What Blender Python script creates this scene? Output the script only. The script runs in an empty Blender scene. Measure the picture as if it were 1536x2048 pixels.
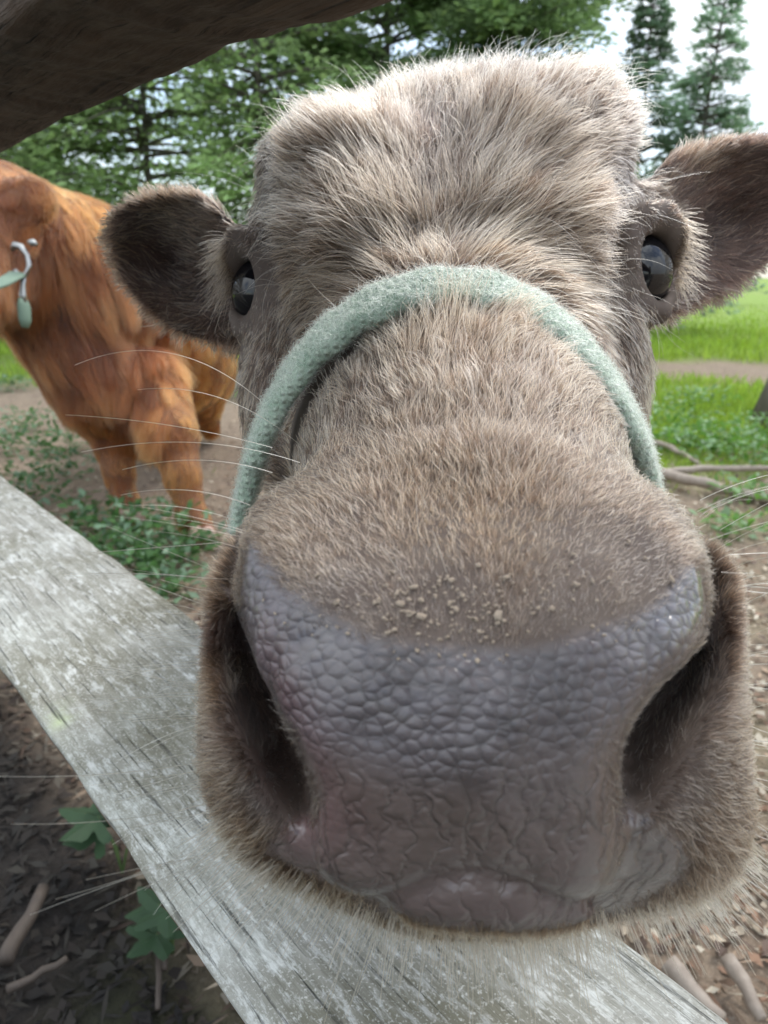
import bpy, math, random
import numpy as np
from mathutils import Vector, Matrix
from mathutils.bvhtree import BVHTree
from mathutils.kdtree import KDTree
rad = math.radians
rng = np.random.default_rng(7)
random.seed(7)
scene = bpy.context.scene
COL = scene.collection

# ------------------------------------------------------------------ camera
FPX = 1500.0                       # focal length in pixels of the 1536 x 2048 photograph
H = 0.75                           # lens height above the ground
PITCH = rad(17.5)
SP, CP = math.sin(PITCH), math.cos(PITCH)
cd = bpy.data.cameras.new('camera')
cam = bpy.data.objects.new('camera', cd); COL.objects.link(cam)
cd.sensor_fit = 'VERTICAL'; cd.sensor_height = 36.0; cd.lens = FPX / 2048 * 36.0
cd.clip_start = 0.01; cd.clip_end = 500
cam.location = (0, 0, H); cam.rotation_euler = (math.pi / 2 - PITCH, 0, 0)
cd.dof.use_dof = True; cd.dof.focus_distance = 0.27
cd.dof.aperture_fstop = cd.lens / 1.5
scene.camera = cam

# ------------------------------------------------------------------ world, sun, exposure
SUN_EL, SUN_AZ = rad(52), rad(40)          # azimuth from +Y towards +X
w = bpy.data.worlds.new('World'); scene.world = w; w.use_nodes = True
nt = w.node_tree; nt.nodes.clear()
wo = nt.nodes.new('ShaderNodeOutputWorld')
sky = nt.nodes.new('ShaderNodeTexSky'); sky.sky_type = 'NISHITA'; sky.sun_disc = False
sky.sun_elevation = SUN_EL; sky.sun_rotation = SUN_AZ
bg1 = nt.nodes.new('ShaderNodeBackground'); bg1.inputs[1].default_value = 0.15
nt.links.new(sky.outputs[0], bg1.inputs[0])
bg2 = nt.nodes.new('ShaderNodeBackground'); bg2.inputs[0].default_value = (0.89, 0.945, 1, 1); bg2.inputs[1].default_value = 1.3
tc = nt.nodes.new('ShaderNodeTexCoord')
nz = nt.nodes.new('ShaderNodeTexNoise'); nz.inputs['Scale'].default_value = 2.2; nz.inputs['Detail'].default_value = 6; nz.inputs['Distortion'].default_value = 0.4
nt.links.new(tc.outputs['Generated'], nz.inputs['Vector'])
cr = nt.nodes.new('ShaderNodeValToRGB'); cr.color_ramp.elements[0].position = 0.36; cr.color_ramp.elements[1].position = 0.56
nt.links.new(nz.outputs[0], cr.inputs[0])
mx = nt.nodes.new('ShaderNodeMixShader')
sx = nt.nodes.new('ShaderNodeSeparateXYZ'); nt.links.new(tc.outputs['Generated'], sx.inputs[0])
mr = nt.nodes.new('ShaderNodeMapRange'); mr.inputs[1].default_value = 0; mr.inputs[2].default_value = 1; mr.inputs[3].default_value = .50; mr.inputs[4].default_value = 1.75
nt.links.new(sx.outputs[2], mr.inputs[0]); nt.links.new(mr.outputs[0], bg2.inputs[1])
nt.links.new(cr.outputs[0], mx.inputs[0]); nt.links.new(bg1.outputs[0], mx.inputs[1]); nt.links.new(bg2.outputs[0], mx.inputs[2])
nt.links.new(mx.outputs[0], wo.inputs[0])
sd = bpy.data.lights.new('sun', 'SUN'); sd.energy = 1.1; sd.angle = rad(12); sd.color = (1, 0.95, 0.88)
sun = bpy.data.objects.new('sun', sd); COL.objects.link(sun)
sdir = Vector((math.sin(SUN_AZ) * math.cos(SUN_EL), math.cos(SUN_AZ) * math.cos(SUN_EL), math.sin(SUN_EL)))
sun.rotation_euler = sdir.to_track_quat('Z', 'Y').to_euler(); sun.location = (3, 4, 8)
scene.view_settings.view_transform = 'Standard'; scene.view_settings.look = 'None'
scene.view_settings.exposure = 0.86; scene.view_settings.gamma = 1
scene.render.engine = 'CYCLES'
scene.cycles.use_denoising = True; scene.cycles.denoising_prefilter = 'ACCURATE'
scene.cycles.max_bounces = 6; scene.cycles.transparent_max_bounces = 8

# ------------------------------------------------------------------ helpers
AX = np.array([[1, 0, 0], [0, SP, CP], [0, CP, -SP]])        # rows: right, up, forward in world axes
ORG = np.array([0, 0, H])
def K(px, py, d):
    """a point seen at (px, py) of the photograph, d metres in front of the lens; right/up/forward axes"""
    return np.array([(px - 768) / FPX * d, -(py - 1024) / FPX * d, d])
def W(p): return np.asarray(p) @ AX + ORG
def V(px, py, d): return Vector(W(K(px, py, d)))
def to_ruf(pw): return (np.asarray(pw) - ORG) @ AX.T
def to_px(p):
    f = np.maximum(p[..., 2], .05)
    return 768 + FPX * p[..., 0] / f, 1024 - FPX * p[..., 1] / f
def G(px, py):
    """ground point (z=0) seen at a pixel"""
    d = W(K(px, py, 1.0)) - ORG
    return ORG + d * (-H / d[2])
def prop(o, label=None, cat=None, group=None, kind=None):
    if label: o['label'] = label
    if cat: o['category'] = cat
    if group: o['group'] = group
    if kind: o['kind'] = kind
    return o
def mesh_obj(name, v, f, mat=None, parent=None, smooth=True):
    me = bpy.data.meshes.new(name)
    v = np.asarray(v, np.float32)
    if isinstance(f, np.ndarray):
        k = f.shape[1]
        me.vertices.add(len(v)); me.vertices.foreach_set('co', v.ravel())
        me.loops.add(f.size); me.loops.foreach_set('vertex_index', f.ravel().astype(np.int32))
        me.polygons.add(len(f)); me.polygons.foreach_set('loop_start', np.arange(0, f.size, k, dtype=np.int32))
        me.update(calc_edges=True); me.validate()
    else:
        me.from_pydata([tuple(x) for x in v.tolist()], [], f)
    if smooth: me.polygons.foreach_set('use_smooth', np.ones(len(me.polygons), bool))
    if mat: me.materials.append(mat)
    o = bpy.data.objects.new(name, me); COL.objects.link(o)
    if parent is not None:
        o.parent = parent; o.location = -parent.location
    return o
def empty(name, loc):
    o = bpy.data.objects.new(name, None); COL.objects.link(o); o.location = loc; o.empty_display_size = .1
    return o
def vnoise(p, scale, seed=0, octs=4):
    """cheap smooth noise: sums of rotated sines, about -1..1"""
    r = np.random.default_rng(seed); out = np.zeros(p.shape[:-1]); a = 1.0; tot = 0
    for _ in range(octs):
        for _ in range(3):
            k = r.normal(size=3); k /= np.linalg.norm(k)
            out += a * np.sin(p @ (k * scale * r.uniform(.7, 1.4)) + r.uniform(0, 6.28)); tot += a * .7
        scale *= 2.1; a *= .55
    return out / tot
class MB:
    """collects shapes into one mesh"""
    def __init__(s): s.v = []; s.f = []; s.n = 0
    def add(s, v, f):
        s.v.append(np.asarray(v, float)); s.f += [tuple(int(i) + s.n for i in q) for q in f]; s.n += len(v)
    def tube(s, pts, rs, n=10, flat=1.0, cap=True):
        pts = [Vector(p) for p in pts]; ring = []
        if not hasattr(rs, '__len__'): rs = [rs] * len(pts)
        up = Vector((0.13, 0.21, 1)).normalized()
        for i, p in enumerate(pts):
            t = (pts[min(i + 1, len(pts) - 1)] - pts[max(i - 1, 0)]).normalized()
            a = t.cross(up)
            if a.length < .05: a = t.cross(Vector((1, 0, 0)))
            a.normalize(); b = t.cross(a)
            ring += [p + a * (math.cos(6.28318 * k / n) * rs[i]) + b * (math.sin(6.28318 * k / n) * rs[i] * flat) for k in range(n)]
        f = [(i * n + k, i * n + (k + 1) % n, (i + 1) * n + (k + 1) % n, (i + 1) * n + k) for i in range(len(pts) - 1) for k in range(n)]
        if cap: f += [tuple(range(n))[::-1], tuple(range((len(pts) - 1) * n, len(pts) * n))]
        s.add([tuple(x) for x in ring], f)
    def build(s, name, mat, parent=None, smooth=True):
        return mesh_obj(name, np.concatenate(s.v), s.f, mat, parent, smooth)

# ---- materials
class M:
    def __init__(s, name):
        s.m = bpy.data.materials.new(name); s.m.use_nodes = True; s.t = s.m.node_tree
        s.b = s.t.nodes['Principled BSDF']; s.b.inputs['Roughness'].default_value = .7
    def n(s, typ, **kw):
        nd = s.t.nodes.new('ShaderNode' + typ)
        for k, v in kw.items():
            if k.startswith('i_'):
                nd.inputs[int(k[2:]) if k[2:].isdigit() else k[2:].replace('_', ' ')].default_value = v
            else: setattr(nd, k, v)
        return nd
    def l(s, a, b):
        s.t.links.new(a, b)
    def coord(s, scale=(1, 1, 1), rot=(0, 0, 0)):
        t = s.n('TexCoord'); mp = s.n('Mapping'); mp.inputs['Scale'].default_value = scale; mp.inputs['Rotation'].default_value = rot
        s.l(t.outputs['Object'], mp.inputs[0]); return mp.outputs[0]
    def noise(s, vec, scale, detail=4, rough=.55, dist=0):
        q = s.n('TexNoise'); q.inputs['Scale'].default_value = scale; q.inputs['Detail'].default_value = detail
        q.inputs['Roughness'].default_value = rough; q.inputs['Distortion'].default_value = dist; s.l(vec, q.inputs['Vector']); return q.outputs[0]
    def ramp(s, fac, stops):
        r = s.n('ValToRGB'); e = r.color_ramp.elements
        while len(e) < len(stops): e.new(.5)
        for k, (p, c) in enumerate(stops):
            e[k].position = p; e[k].color = (c, c, c, 1) if not hasattr(c, '__len__') else (*c, 1)
        s.l(fac, r.inputs[0]); return r.outputs[0]
    def mix(s, fac, a, b, mode='MIX'):
        q = s.n('Mix', data_type='RGBA', blend_type=mode)
        for sock, v in ((q.inputs[0], fac), (q.inputs[6], a), (q.inputs[7], b)):
            if isinstance(v, (int, float)): sock.default_value = v
            elif isinstance(v, tuple): sock.default_value = (*v, 1)
            else: s.l(v, sock)
        return q.outputs[2]
    def math(s, op, a, b=0.0):
        q = s.n('Math', operation=op)
        for sock, v in ((q.inputs[0], a), (q.inputs[1], b)):
            if isinstance(v, (int, float)): sock.default_value = v
            else: s.l(v, sock)
        return q.outputs[0]
    def bump(s, h, strength, dist, prev=None):
        q = s.n('Bump'); q.inputs['Strength'].default_value = strength; q.inputs['Distance'].default_value = dist
        s.l(h, q.inputs['Height'])
        if prev is not None: s.l(prev, q.inputs['Normal'])
        return q.outputs[0]
    def attr(s, name): return s.n('Attribute', attribute_name=name)

# ------------------------------------------------------------------ implicit sculpting
LX = np.arange(-420, 2050, 6.0); LY = np.arange(-150, 2250, 6.0)
LGX, LGY = np.meshgrid(LX, LY, indexing='ij')
def smooth_poly(P, n=4):
    P = np.array(P, float); out = []; N = len(P)
    for i in range(N):
        a, b, c, d = P[i - 1], P[i], P[(i + 1) % N], P[(i + 2) % N]
        for k in range(n):
            t = k / n
            out.append(.5 * ((2 * b) + (-a + c) * t + (2 * a - 5 * b + 4 * c - d) * t * t + (-a + 3 * b - 3 * c + d) * t ** 3))
    return np.array(out)
def poly_sd(P, X, Y):
    P = smooth_poly(P); d2 = np.full(X.shape, 1e12); ins = np.zeros(X.shape, bool)
    for i in range(len(P)):
        x0, y0 = P[i - 1]; x1, y1 = P[i]; ex, ey = x1 - x0, y1 - y0; L = ex * ex + ey * ey + 1e-9
        wx, wy = X - x0, Y - y0; t = np.clip((wx * ex + wy * ey) / L, 0, 1)
        np.minimum(d2, (wx - ex * t) ** 2 + (wy - ey * t) ** 2, out=d2)
        c = (y0 > Y) != (y1 > Y)
        if abs(ey) > 1e-9: ins ^= c & (X < ex * (Y - y0) / ey + x0)
    return np.where(ins, -1, 1) * np.sqrt(d2)
def tps(pts, X, Y):
    p = np.array(pts, float); xy = p[:, :2] / 1000; n = len(p)
    def phi(r2): return .5 * r2 * np.log(r2 + 1e-12)
    A = np.zeros((n + 3, n + 3)); A[:n, :n] = phi(((xy[:, None] - xy[None]) ** 2).sum(-1)) + np.eye(n) * 1e-4
    A[:n, n] = 1; A[:n, n + 1:] = xy; A[n, :n] = 1; A[n + 1:, :n] = xy.T
    w_ = np.linalg.solve(A, np.concatenate([p[:, 2], np.zeros(3)]))
    x, y = X / 1000, Y / 1000; out = w_[n] + w_[n + 1] * x + w_[n + 2] * y
    for i in range(n): out = out + w_[i] * phi((x - xy[i, 0]) ** 2 + (y - xy[i, 1]) ** 2)
    return out
def lat(T, x, y):
    gx = np.clip((x - LX[0]) / 6, 0, len(LX) - 1.001); gy = np.clip((y - LY[0]) / 6, 0, len(LY) - 1.001)
    i = gx.astype(np.int32); j = gy.astype(np.int32); a = (gx - i).astype(np.float32); b = (gy - j).astype(np.float32)
    return T[i, j] * (1 - a) * (1 - b) + T[i + 1, j] * a * (1 - b) + T[i, j + 1] * (1 - a) * b + T[i + 1, j + 1] * a * b
def rmax(a, b, R):
    return np.minimum(np.maximum(a, b), -R) + np.sqrt(np.maximum(a + R, 0) ** 2 + np.maximum(b + R, 0) ** 2)
def smin(a, b, k):
    h = np.maximum(k - np.abs(a - b), 0) / k
    return np.minimum(a, b) - h * h * k * .25
class Field:
    def __init__(s, xs, ys, zs):
        s.ax = [np.asarray(a, np.float32) for a in (xs, ys, zs)]
        s.F = np.full([len(a) for a in s.ax], 1.0, np.float32)
    def op(s, fn, lo, hi, k=.01, sub=False, pad=.02):
        sl = []
        for a, l, h in zip(s.ax, lo, hi):
            i0 = max(0, np.searchsorted(a, l - pad - k) - 1); i1 = min(len(a), np.searchsorted(a, h + pad + k) + 1)
            if i1 <= i0: return
            sl.append(slice(i0, i1))
        x = s.ax[0][sl[0]][:, None, None]; y = s.ax[1][sl[1]][None, :, None]; z = s.ax[2][sl[2]][None, None, :]
        g = fn(x, y, z); sub_ = s.F[tuple(sl)]
        s.F[tuple(sl)] = -smin(-sub_, g, k) if sub else smin(sub_, g, k)
    def ell(s, c, r, k=.01, sub=False):
        c = np.asarray(c); r = np.asarray(r, float)
        def fn(x, y, z):
            q = [(v - c[i]) / r[i] for i, v in enumerate((x, y, z))]
            k0 = np.sqrt(q[0] ** 2 + q[1] ** 2 + q[2] ** 2) + 1e-6
            k1 = np.sqrt((q[0] / r[0]) ** 2 + (q[1] / r[1]) ** 2 + (q[2] / r[2]) ** 2) + 1e-6
            return (k0 * (k0 - 1) / k1).astype(np.float32)
        s.op(fn, c - r, c + r, k, sub)
    def cap(s, a, b, ra, rb, k=.01, sub=False, pad=.02):
        a = np.asarray(a, float); b = np.asarray(b, float); ab = b - a; L = ab @ ab; R = max(ra, rb)
        def fn(x, y, z):
            t = np.clip(((x - a[0]) * ab[0] + (y - a[1]) * ab[1] + (z - a[2]) * ab[2]) / L, 0, 1)
            return (np.sqrt((x - a[0] - ab[0] * t) ** 2 + (y - a[1] - ab[1] * t) ** 2 + (z - a[2] - ab[2] * t) ** 2) - (ra + (rb - ra) * t)).astype(np.float32)
        s.op(fn, np.minimum(a, b) - R, np.maximum(a, b) + R, k, sub, pad)
    def chain(s, pts, rs, k=.01):
        for i in range(len(pts) - 1): s.cap(pts[i], pts[i + 1], rs[i], rs[i + 1], k)
    def lobe(s, poly, D, f0, back, R, k=.01, sub=False, shell=None, Rb=.03):
        """a body with the outline poly, front surface at depth D, rounded edges of radius R"""
        T = poly_sd(poly, LGX, LGY).astype(np.float32); DT = tps(D, LGX, LGY).astype(np.float32)
        P = np.array(poly, float); dmin = min(d[2] for d in D) - .03
        sc = [dmin, f0]; xx = [(p - 768) / FPX * q for p in (P[:, 0].min(), P[:, 0].max()) for q in sc]
        yy = [-(p - 1024) / FPX * q for p in (P[:, 1].min(), P[:, 1].max()) for q in sc]
        def fn(x, y, z):
            fe = np.minimum(z, f0); px = 768 + FPX * x / fe; py = 1024 - FPX * y / fe
            sd2 = lat(T, px, py) * fe / FPX; d = lat(DT, px, py)
            if shell: return rmax(sd2, np.abs(z - d) - shell, R).astype(np.float32)
            if sub: return rmax(sd2, z - d, R).astype(np.float32)
            g = rmax(sd2, d - z, R)
            return rmax(g, z - back, Rb).astype(np.float32)
        s.op(fn, (min(xx), min(yy), .10 if sub else dmin), (max(xx), max(yy), back), k, sub)
    def mesh(s):
        F = s.F; S = F < 0
        cs = np.zeros([d - 1 for d in F.shape], np.int8)
        for i in (0, 1):
            for j in (0, 1):
                for k in (0, 1):
                    cs += S[i:F.shape[0] - 1 + i, j:F.shape[1] - 1 + j, k:F.shape[2] - 1 + k]
        act = np.argwhere((cs > 0) & (cs < 8)); idx = np.full(cs.shape, -1, np.int32); idx[tuple(act.T)] = np.arange(len(act))
        corner = np.array([[i, j, k] for i in (0, 1) for j in (0, 1) for k in (0, 1)])
        vals = np.stack([F[tuple((act + c).T)] for c in corner], 1)
        pos = np.stack([np.stack([s.ax[a][act[:, a] + c[a]] for a in range(3)], 1) for c in corner], 1)
        acc = np.zeros((len(act), 3)); cnt = np.zeros(len(act))
        for a in range(8):
            for b in range(a + 1, 8):
                if np.abs(corner[a] - corner[b]).sum() != 1: continue
                m = (vals[:, a] < 0) != (vals[:, b] < 0)
                t = vals[m, a] / (vals[m, a] - vals[m, b])
                acc[m] += pos[m, a] + (pos[m, b] - pos[m, a]) * t[:, None]; cnt[m] += 1
        V_ = acc / cnt[:, None]; Q = []
        for ax in range(3):
            u, v = [(1, 2), (2, 0), (0, 1)][ax]
            s0 = [slice(None)] * 3; s1 = [slice(None)] * 3; s0[ax] = slice(0, -1); s1[ax] = slice(1, None)
            E = S[tuple(s0)] != S[tuple(s1)]; e = np.argwhere(E)
            ok = (e[:, u] > 0) & (e[:, v] > 0) & (e[:, u] < F.shape[u] - 1) & (e[:, v] < F.shape[v] - 1); e = e[ok]
            du = np.zeros(3, int); du[u] = 1; dv = np.zeros(3, int); dv[v] = 1
            q = np.stack([idx[tuple((e - du - dv).T)], idx[tuple((e - dv).T)], idx[tuple(e.T)], idx[tuple((e - du).T)]], 1)
            inside = S[tuple(e.T)]; q[~inside] = q[~inside][:, ::-1]; Q.append(q)
        Q = np.concatenate(Q)
        Q = Q[(Q >= 0).all(1)]; p = V_[Q]                 # make the faces look outwards
        vol = (np.cross(p[:, 2] - p[:, 0], p[:, 3] - p[:, 1]) * p.mean(1)).sum()
        return V_, (Q[:, ::-1].copy() if vol < 0 else Q)
def steps(*segs):
    """segs: (start, end, step) fine ranges, joined"""
    out = []
    for a, b, d in segs: out.append(np.arange(a, b - d * .5, d))
    out.append([segs[-1][1]]); return np.concatenate(out)

# ------------------------------------------------------------------ hair
def vert_normals(v, q):
    a = v[q[:, 2]] - v[q[:, 0]]; b = v[q[:, 3]] - v[q[:, 1]]; n = np.cross(a, b); N = np.zeros_like(v)
    for k in range(4): np.add.at(N, q[:, k], n)
    return N / (np.linalg.norm(N, axis=1, keepdims=True) + 1e-12)
def sample(v, q, N, n, wgt, r):
    """n random points on quads with per-vertex weight; returns position, normal"""
    t = np.concatenate([q[:, [0, 1, 2]], q[:, [0, 2, 3]]])
    ar = .5 * np.linalg.norm(np.cross(v[t[:, 1]] - v[t[:, 0]], v[t[:, 2]] - v[t[:, 0]]), axis=1) * wgt[t].mean(1)
    c = np.cumsum(ar); i = np.searchsorted(c, r.uniform(0, c[-1], n)); i = np.minimum(i, len(t) - 1); t = t[i]
    a = np.sqrt(r.uniform(0, 1, n)); b = r.uniform(0, 1, n); w3 = np.stack([1 - a, a * (1 - b), a * b], 1)[:, :, None]
    p = (v[t] * w3).sum(1); nn = (N[t] * w3).sum(1)
    return p, nn / (np.linalg.norm(nn, axis=1, keepdims=True) + 1e-9)
def idw(ctrl, px, py, power=3.2):
    """interpolate rows of ctrl (px, py, values...) at pixels"""
    C = np.array(ctrl, float); out = np.zeros((len(px), C.shape[1] - 2)); ws = np.zeros(len(px))
    for c in C:
        w_ = 1 / (((px - c[0]) ** 2 + (py - c[1]) ** 2) / 1e4 + .05) ** (power / 2)
        out += w_[:, None] * c[2:]; ws += w_
    return out / ws[:, None]
def unit(a): return a / (np.linalg.norm(a, axis=-1, keepdims=True) + 1e-12)
def grow(root, nrm, tan, L, lift, bend, curl, nseg, r, wave=0.0):
    """strands: start lifted off the skin, bend over towards tan, with curl"""
    n = len(root); T = unit(tan - nrm * (tan * nrm).sum(1, keepdims=True)); B = np.cross(nrm, T)
    P = np.zeros((n, nseg + 1, 3)); P[:, 0] = root - nrm * .0004; seg = (L / nseg)[:, None]
    ph = r.uniform(0, 6.28, n); cs = r.normal(0, 1, n) * curl
    for i in range(nseg):
        s_ = (i + .5) / nseg; a = lift * (1 - bend * s_); side = cs * s_ * 1.2 + wave * np.sin(ph + s_ * 7)
        d = T * np.cos(a)[:, None] + nrm * np.sin(a)[:, None] + B * side[:, None]
        P[:, i + 1] = P[:, i] + unit(d) * seg
    return P
def clump(P, ratio, amt, r, pw=1.4):
    n = len(P); m = max(2, int(n / ratio)); ci = r.choice(n, m, replace=False); kd = KDTree(m)
    for k, i in enumerate(ci): kd.insert(P[i, 0], k)
    kd.balance(); near = np.fromiter((ci[kd.find(p)[1]] for p in P[:, 0].tolist()), int, n)
    s_ = (np.linspace(0, 1, P.shape[1]) ** pw)[None, :, None]; a = np.asarray(amt).reshape(-1, 1, 1) if hasattr(amt, '__len__') else amt
    return P * (1 - a * s_) + P[near] * (a * s_), near
def hair_obj(name, P, radius, color, mat, parent, tip=.25, kind=None):
    n, k, _ = P.shape
    hc = bpy.data.hair_curves.new(name); hc.add_curves([k] * n)
    hc.attributes['position'].data.foreach_set('vector', P.astype(np.float32).ravel())
    prof = np.linspace(1, 0, k) ** .7 * (1 - tip) + tip
    ra = hc.attributes.get('radius') or hc.attributes.new('radius', 'FLOAT', 'POINT')
    ra.data.foreach_set('value', (np.broadcast_to(np.asarray(radius).reshape(-1, 1), (n, 1)) * prof[None]).astype(np.float32).ravel())
    ca = hc.attributes.new('hcol', 'FLOAT_VECTOR', 'CURVE'); ca.data.foreach_set('vector', color.astype(np.float32).ravel())
    hc.materials.append(mat)
    o = bpy.data.objects.new(name, hc); COL.objects.link(o)
    if parent is not None: o.parent = parent; o.location = -parent.location
    return o
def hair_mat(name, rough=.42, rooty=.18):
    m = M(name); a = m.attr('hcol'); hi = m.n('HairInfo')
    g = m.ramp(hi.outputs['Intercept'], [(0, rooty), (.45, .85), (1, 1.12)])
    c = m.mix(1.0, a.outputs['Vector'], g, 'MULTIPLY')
    h = m.n('BsdfHairPrincipled'); h.model = 'CHIANG'; h.parametrization = 'COLOR'
    m.l(c, h.inputs['Color']); h.inputs['Roughness'].default_value = rough; h.inputs['Radial Roughness'].default_value = .5
    h.inputs['Random Roughness'].default_value = .2
    m.l(h.outputs[0], m.t.nodes['Material Output'].inputs[0]); m.t.nodes.remove(m.b)
    return m.m
FUR = hair_mat('fur'); WHISK = hair_mat('whisker', .3, .85)

#PART:CALF
# ------------------------------------------------------------------ the taupe calf
MUZ = [(505, 1000), (455, 1065), (422, 1180), (408, 1340), (403, 1500), (425, 1620), (475, 1695), (560, 1745), (660, 1775), (780, 1806),
       (920, 1815), (1060, 1815), (1180, 1806), (1300, 1812), (1405, 1790), (1470, 1745), (1500, 1670), (1500, 1540), (1490, 1380), (1488, 1230),
       (1468, 1120), (1420, 1040), (1330, 985), (1220, 955), (1000, 935), (800, 940), (620, 960)]
PLATE = [(500, 1062), (484, 1130), (482, 1210), (512, 1315), (560, 1415), (600, 1500), (628, 1590), (632, 1660), (640, 1740), (720, 1790), (860, 1765),
         (950, 1748), (1060, 1770), (1160, 1800), (1225, 1740), (1236, 1620), (1240, 1500), (1285, 1405), (1360, 1330), (1405, 1270), (1412, 1190), (1392, 1095),
         (1300, 1020), (1150, 975), (950, 955), (750, 965), (590, 1005)]
PITL = [(500, 1090), (475, 1090), (462, 1180), (458, 1290), (480, 1400), (508, 1500), (535, 1600), (570, 1650), (632, 1640), (700, 1500), (620, 1300), (560, 1150)]
PITR = [(1385, 1100), (1425, 1120), (1440, 1200), (1440, 1300), (1415, 1400), (1370, 1500), (1310, 1590), (1240, 1610), (1180, 1500), (1260, 1350), (1340, 1250)]
LIP = [(760, 1785), (850, 1758), (950, 1750), (1050, 1768), (1180, 1812), (1172, 1842), (1110, 1862), (1000, 1866), (900, 1860), (820, 1842)]
SKULL = [(508, 430), (534, 398), (582, 340), (640, 298), (690, 262), (770, 226), (862, 236), (960, 195), (1080, 186), (1150, 208), (1192, 250), (1236, 325), (1268, 420),
         (1280, 540), (1278, 650), (1280, 760), (1270, 850), (1240, 950), (1100, 1050), (700, 1050), (540, 960), (498, 850), (492, 740), (499, 640), (503, 540)]
EARL = [(560, 470), (480, 455), (430, 405), (370, 382), (290, 392), (235, 422), (220, 462), (232, 530), (270, 596), (340, 655), (430, 685), (510, 690), (580, 600)]
EARR = [(1230, 420), (1300, 355), (1345, 312), (1410, 288), (1490, 276), (1580, 285), (1640, 330), (1630, 410), (1580, 480), (1500, 548), (1420, 596), (1335, 632), (1260, 620)]
fld = Field(steps((-.62, -.18, .02), (-.18, .245, .0023), (.245, .7, .02)),
            steps((-.98, -.13, .02), (-.13, .275, .0023), (.275, .5, .02)),
            steps((.135, .24, .0019), (.24, .50, .0025), (.5, .8, .015), (.8, 2.0, .025)))
R3 = lambda x, y, z: to_ruf((x, y, z))
# neck, trunk and legs behind the head
fld.cap(K(900, 480, .46), R3(.08, .86, .66), .085, .13, .03)
fld.cap(R3(.09, .92, .62), R3(.17, 1.50, .62), .150, .160, .04)
fld.cap(R3(.10, .90, .52), R3(.15, 1.35, .50), .10, .11, .05)
for x, y, hx in ((-.01, .93, 0), (.17, .98, 0), (.07, 1.55, .05), (.26, 1.52, .05)):
    fld.cap(R3(x, y, .52), R3(x, y + hx, .28), .062, .036, .03)
    fld.cap(R3(x, y + hx, .28), R3(x, y, .03), .036, .034, .01)
fld.cap(R3(.17, 1.66, .68), R3(.18, 1.72, .35), .02, .012, .02)
# skull, cheeks, bridge of the nose
fld.lobe(SKULL, [(900, 130, .385), (860, 330, .353), (700, 250, .366), (1050, 230, .362), (600, 230, .376), (1190, 205, .374), (880, 480, .330), (690, 440, .334),
                 (1090, 440, .336), (560, 440, .350), (1190, 430, .346), (1250, 450, .356), (540, 780, .356), (1250, 780, .356), (900, 700, .345), (900, 950, .345), (540, 950, .37), (1240, 950, .37)],
         .385, .48, .030, .03)
fld.ell(K(608, 345, .40), (.018, .015, .022), .03); fld.ell(K(1165, 270, .40), (.024, .018, .025), .03)
fld.ell(K(1040, 275, .386), (.040, .020, .028), .03); fld.ell(K(730, 335, .383), (.034, .018, .028), .03)
fld.cap(K(868, 130, .352), K(868, 400, .322), .021, .009, .035, sub=True)
fld.cap(K(935, 1180, .242), K(905, 860, .352), .055, .0775, .016)
fld.ell(K(575, 760, .385), (.018, .062, .04), .02); fld.ell(K(1205, 740, .385), (.018, .062, .04), .02)
# ears
fld.lobe(EARL, [(350, 390, .415), (240, 450, .425), (300, 620, .425), (440, 680, .42), (470, 470, .41), (340, 520, .452), (420, 580, .44), (560, 570, .415)], .43, .5, .004, .012, shell=.0045)
fld.lobe(EARR, [(1350, 320, .405), (1480, 285, .42), (1620, 370, .43), (1420, 600, .415), (1560, 500, .43), (1300, 420, .40), (1450, 430, .448), (1350, 480, .43), (1250, 540, .41)], .43, .5, .004, .012, shell=.0045)
# muzzle: wings, nostrils, bare nose, lower lip and chin
fld.lobe(MUZ, [(950, 1450, .172), (450, 1350, .176), (1450, 1350, .174), (430, 1600, .182), (1460, 1650, .176), (900, 980, .200), (560, 1010, .196), (1380, 1030, .192), (700, 1760, .178), (1300, 1770, .174), (950, 1800, .180)],
         .205, .262, .026, .022)
fld.ell(K(950, 1660, .235), (.050, .022, .040), .02)
fld.lobe(PITL, [(500, 1150, .222), (470, 1200, .208), (480, 1350, .208), (560, 1600, .184), (640, 1450, .238), (520, 1300, .228)], .205, .25, .006, .016, sub=True)
fld.lobe(PITR, [(1410, 1150, .215), (1440, 1200, .200), (1400, 1350, .198), (1300, 1570, .178), (1230, 1400, .228), (1330, 1330, .225)], .205, .25, .006, .018, sub=True)
fld.lobe(PLATE, [(950, 1300, .1555), (950, 1450, .152), (950, 1600, .1535), (900, 1740, .162), (500, 1090, .182), (1390, 1110, .178), (490, 1210, .174), (1405, 1220, .170), (900, 1180, .164), (650, 1150, .168),
                 (1200, 1150, .166), (900, 1060, .178), (900, 985, .196), (620, 1040, .189), (1250, 1040, .186), (640, 1650, .162), (560, 1330, .163), (1320, 1330, .160), (1230, 1600, .1585), (720, 1500, .1545), (1150, 1480, .1545)],
         .20, .25, .0065, .008)
fld.lobe(LIP, [(760, 1800, .170), (960, 1800, .165), (1180, 1830, .170), (960, 1870, .168)], .19, .22, .0045, .001)
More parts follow.
